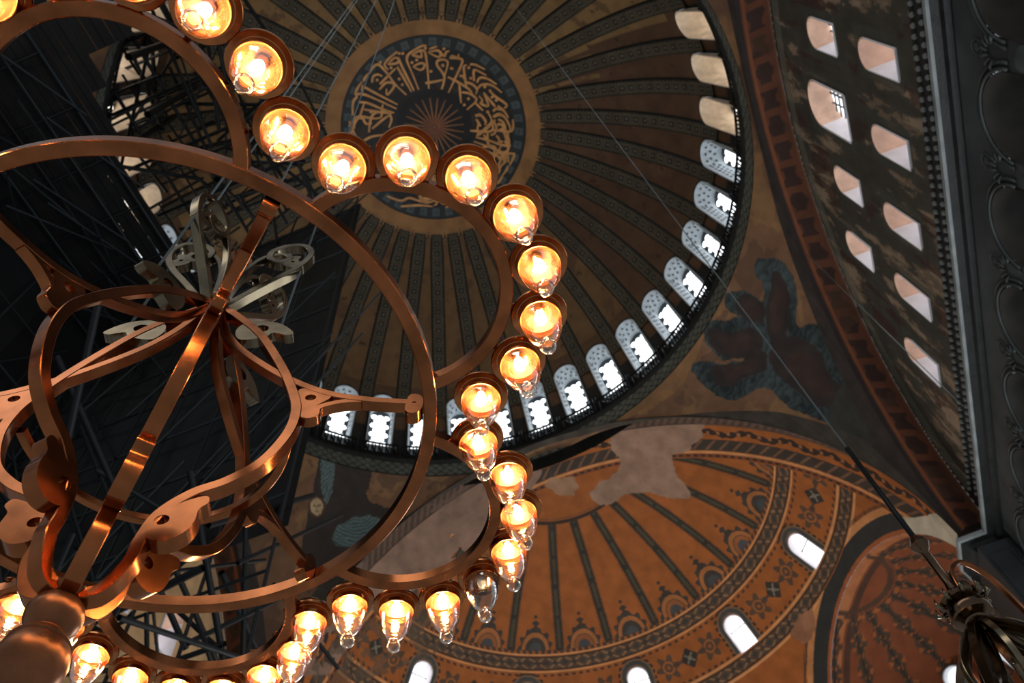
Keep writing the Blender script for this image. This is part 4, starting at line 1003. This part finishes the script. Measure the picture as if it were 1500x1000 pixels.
for lobe in range(6):
    for i in range(8):
        th = math.radians((i - 3.5) * 23.3); am = math.radians(AZ0 + 31.9 + 60 * lobe)
        rx = 1.007 * RN + .512 * RN * math.cos(th); ry = .512 * RN * math.sin(th)
        x = CX + rx * math.cos(am) - ry * math.sin(am); y = CY + rx * math.sin(am) + ry * math.cos(am); z = CZ - .002
        u_, v_ = to_px(np.array([[x, y, z]])); u_, v_ = float(u_[0]), float(v_[0])
        if u_ < -90 or v_ > 1090 or v_ < -90: continue
        root = empty('oil_lamp', (x, y, z)); root.rotation_euler = (rng.uniform(-.06, .06), rng.uniform(-.06, .06), am + th)
        off = (lobe == 1 and i == 4)
        ln, dr = LOBES.get(lobe, ('left hand lobe', 'counted clockwise'))
        if off: tag(root, 'unlit clear glass lamp in a copper cup beside the lower right lobe', 'lamp')
        else: tag(root, '%s lit glass lamp round the %s, %s' % (ORD[i], ln, dr), 'lamp', 'glass lamps around the copper chandelier')
        link('cup', cupm, None, root); link('reflector', reflm, None, root); link('glass', glassoff if off else glassm, None, root)
        link('bulb', bulboff if off else bulbm, None, root); link('socket', sockm, None, root); link('bracket', brm, None, root)

# suspension cables ----------------------------------------------------
def cable(a, b, r, label, cat='cable', group=None):
    o = MB().tube([a, b], r, 6).build('cable', M_cable, None, True); tag(o, label, cat, group); return o
for k, lb in ((0, 'steel cable rising from the chandelier arm beside the dome roundel'), (1, 'steel cable rising from the right hand chandelier arm'), (5, 'steel cable rising from the clamp left of the chandelier crown'), (4, 'steel cable rising from the left hand chandelier arm')):
    a = math.radians(AZ0 + 60 * k); x, y = CX + .25 * math.cos(a), CY + .25 * math.sin(a)
    cable((x, y, CZ + .52), (x, y, 52.5 - .5 * abs(x) * 0 - 8.0 if False else DZ + math.sqrt(DR ** 2 - x * x - y * y)), .0045, lb)
# second chandelier, lower right ---------------------------------------
H2 = (-9.19, -6.28)
c2 = build_chandelier('chandelier', (H2[0], H2[1], 3.25), 'dark bronze chandelier hub and cage at the lower right corner, unlit', M_dbronze, M_dbronze, M_bronze, M_dbronze, ring=False, az0=-95, s=1.0, crown=False)
cb = MB().lathe([(.0, 0), (.05, .0), (.085, .012), (.092, .03), (.088, .05), (.06, .07), (.095, .085), (.1, .1), (.07, .13), (.03, .15), (.02, .2)], 32).build('collar', M_dbronze, c2, angle=40); cb.location = (0, 0, .66)
for k in range(10):
    a = 2 * PI * k / 10; g = MB().tube([(.085 * math.cos(a), .085 * math.sin(a), .73), (.115 * math.cos(a), .115 * math.sin(a), .75), (.11 * math.cos(a), .11 * math.sin(a), .785)], [.006, .009, .003], 6).build('collar_leaf', M_bronze, c2, True)
for q, (r0, mt) in enumerate(((1.0, M_copper), (.62, M_dbronze))):
    pr = [(.03, .72), (.06, .72 + .21 * r0), (.16 * r0 + .02, .72 + .31 * r0), (.26 * r0 + .02, .72 + .25 * r0), (.31 * r0 + .02, .78), (.33 * r0 + .02, .58)]
    hp = MB(); hp.add(*planar(pr, -52 + q * 10, .011, .009, 10)); hp.build('hoop', mt, c2, angle=35)
for k in range(6):
    lp = MB(); lp.add(*planar([(.04, .62), (.12, .56), (.19, .44), (.19, .32), (.12, .25), (.07, .31), (.09, .38), (.13, .37)], -95 + 30 + 60 * k, .013, .010, 8)); lp.build('cage_scroll', M_bronze, c2, angle=35)
cb_ = MB().tube([(0, 0, .8), (0, 0, 1.85)], .014, 8).build('hanging_rod', M_rail, c2, True)
c3 = cable((H2[0], H2[1], 5.08), (H2[0], H2[1], DZ + math.sqrt(DR ** 2 - H2[0] ** 2 - H2[1] ** 2)), .0045, 'steel cable hanging the dark bronze chandelier from the dome')
# thin tie wire across the window wall
cable((6.2, -15.0, 33.5), (8.2, -16.0, 23.5), .02, 'thin dark tie wire crossing in front of the weathered window wall', 'wire')
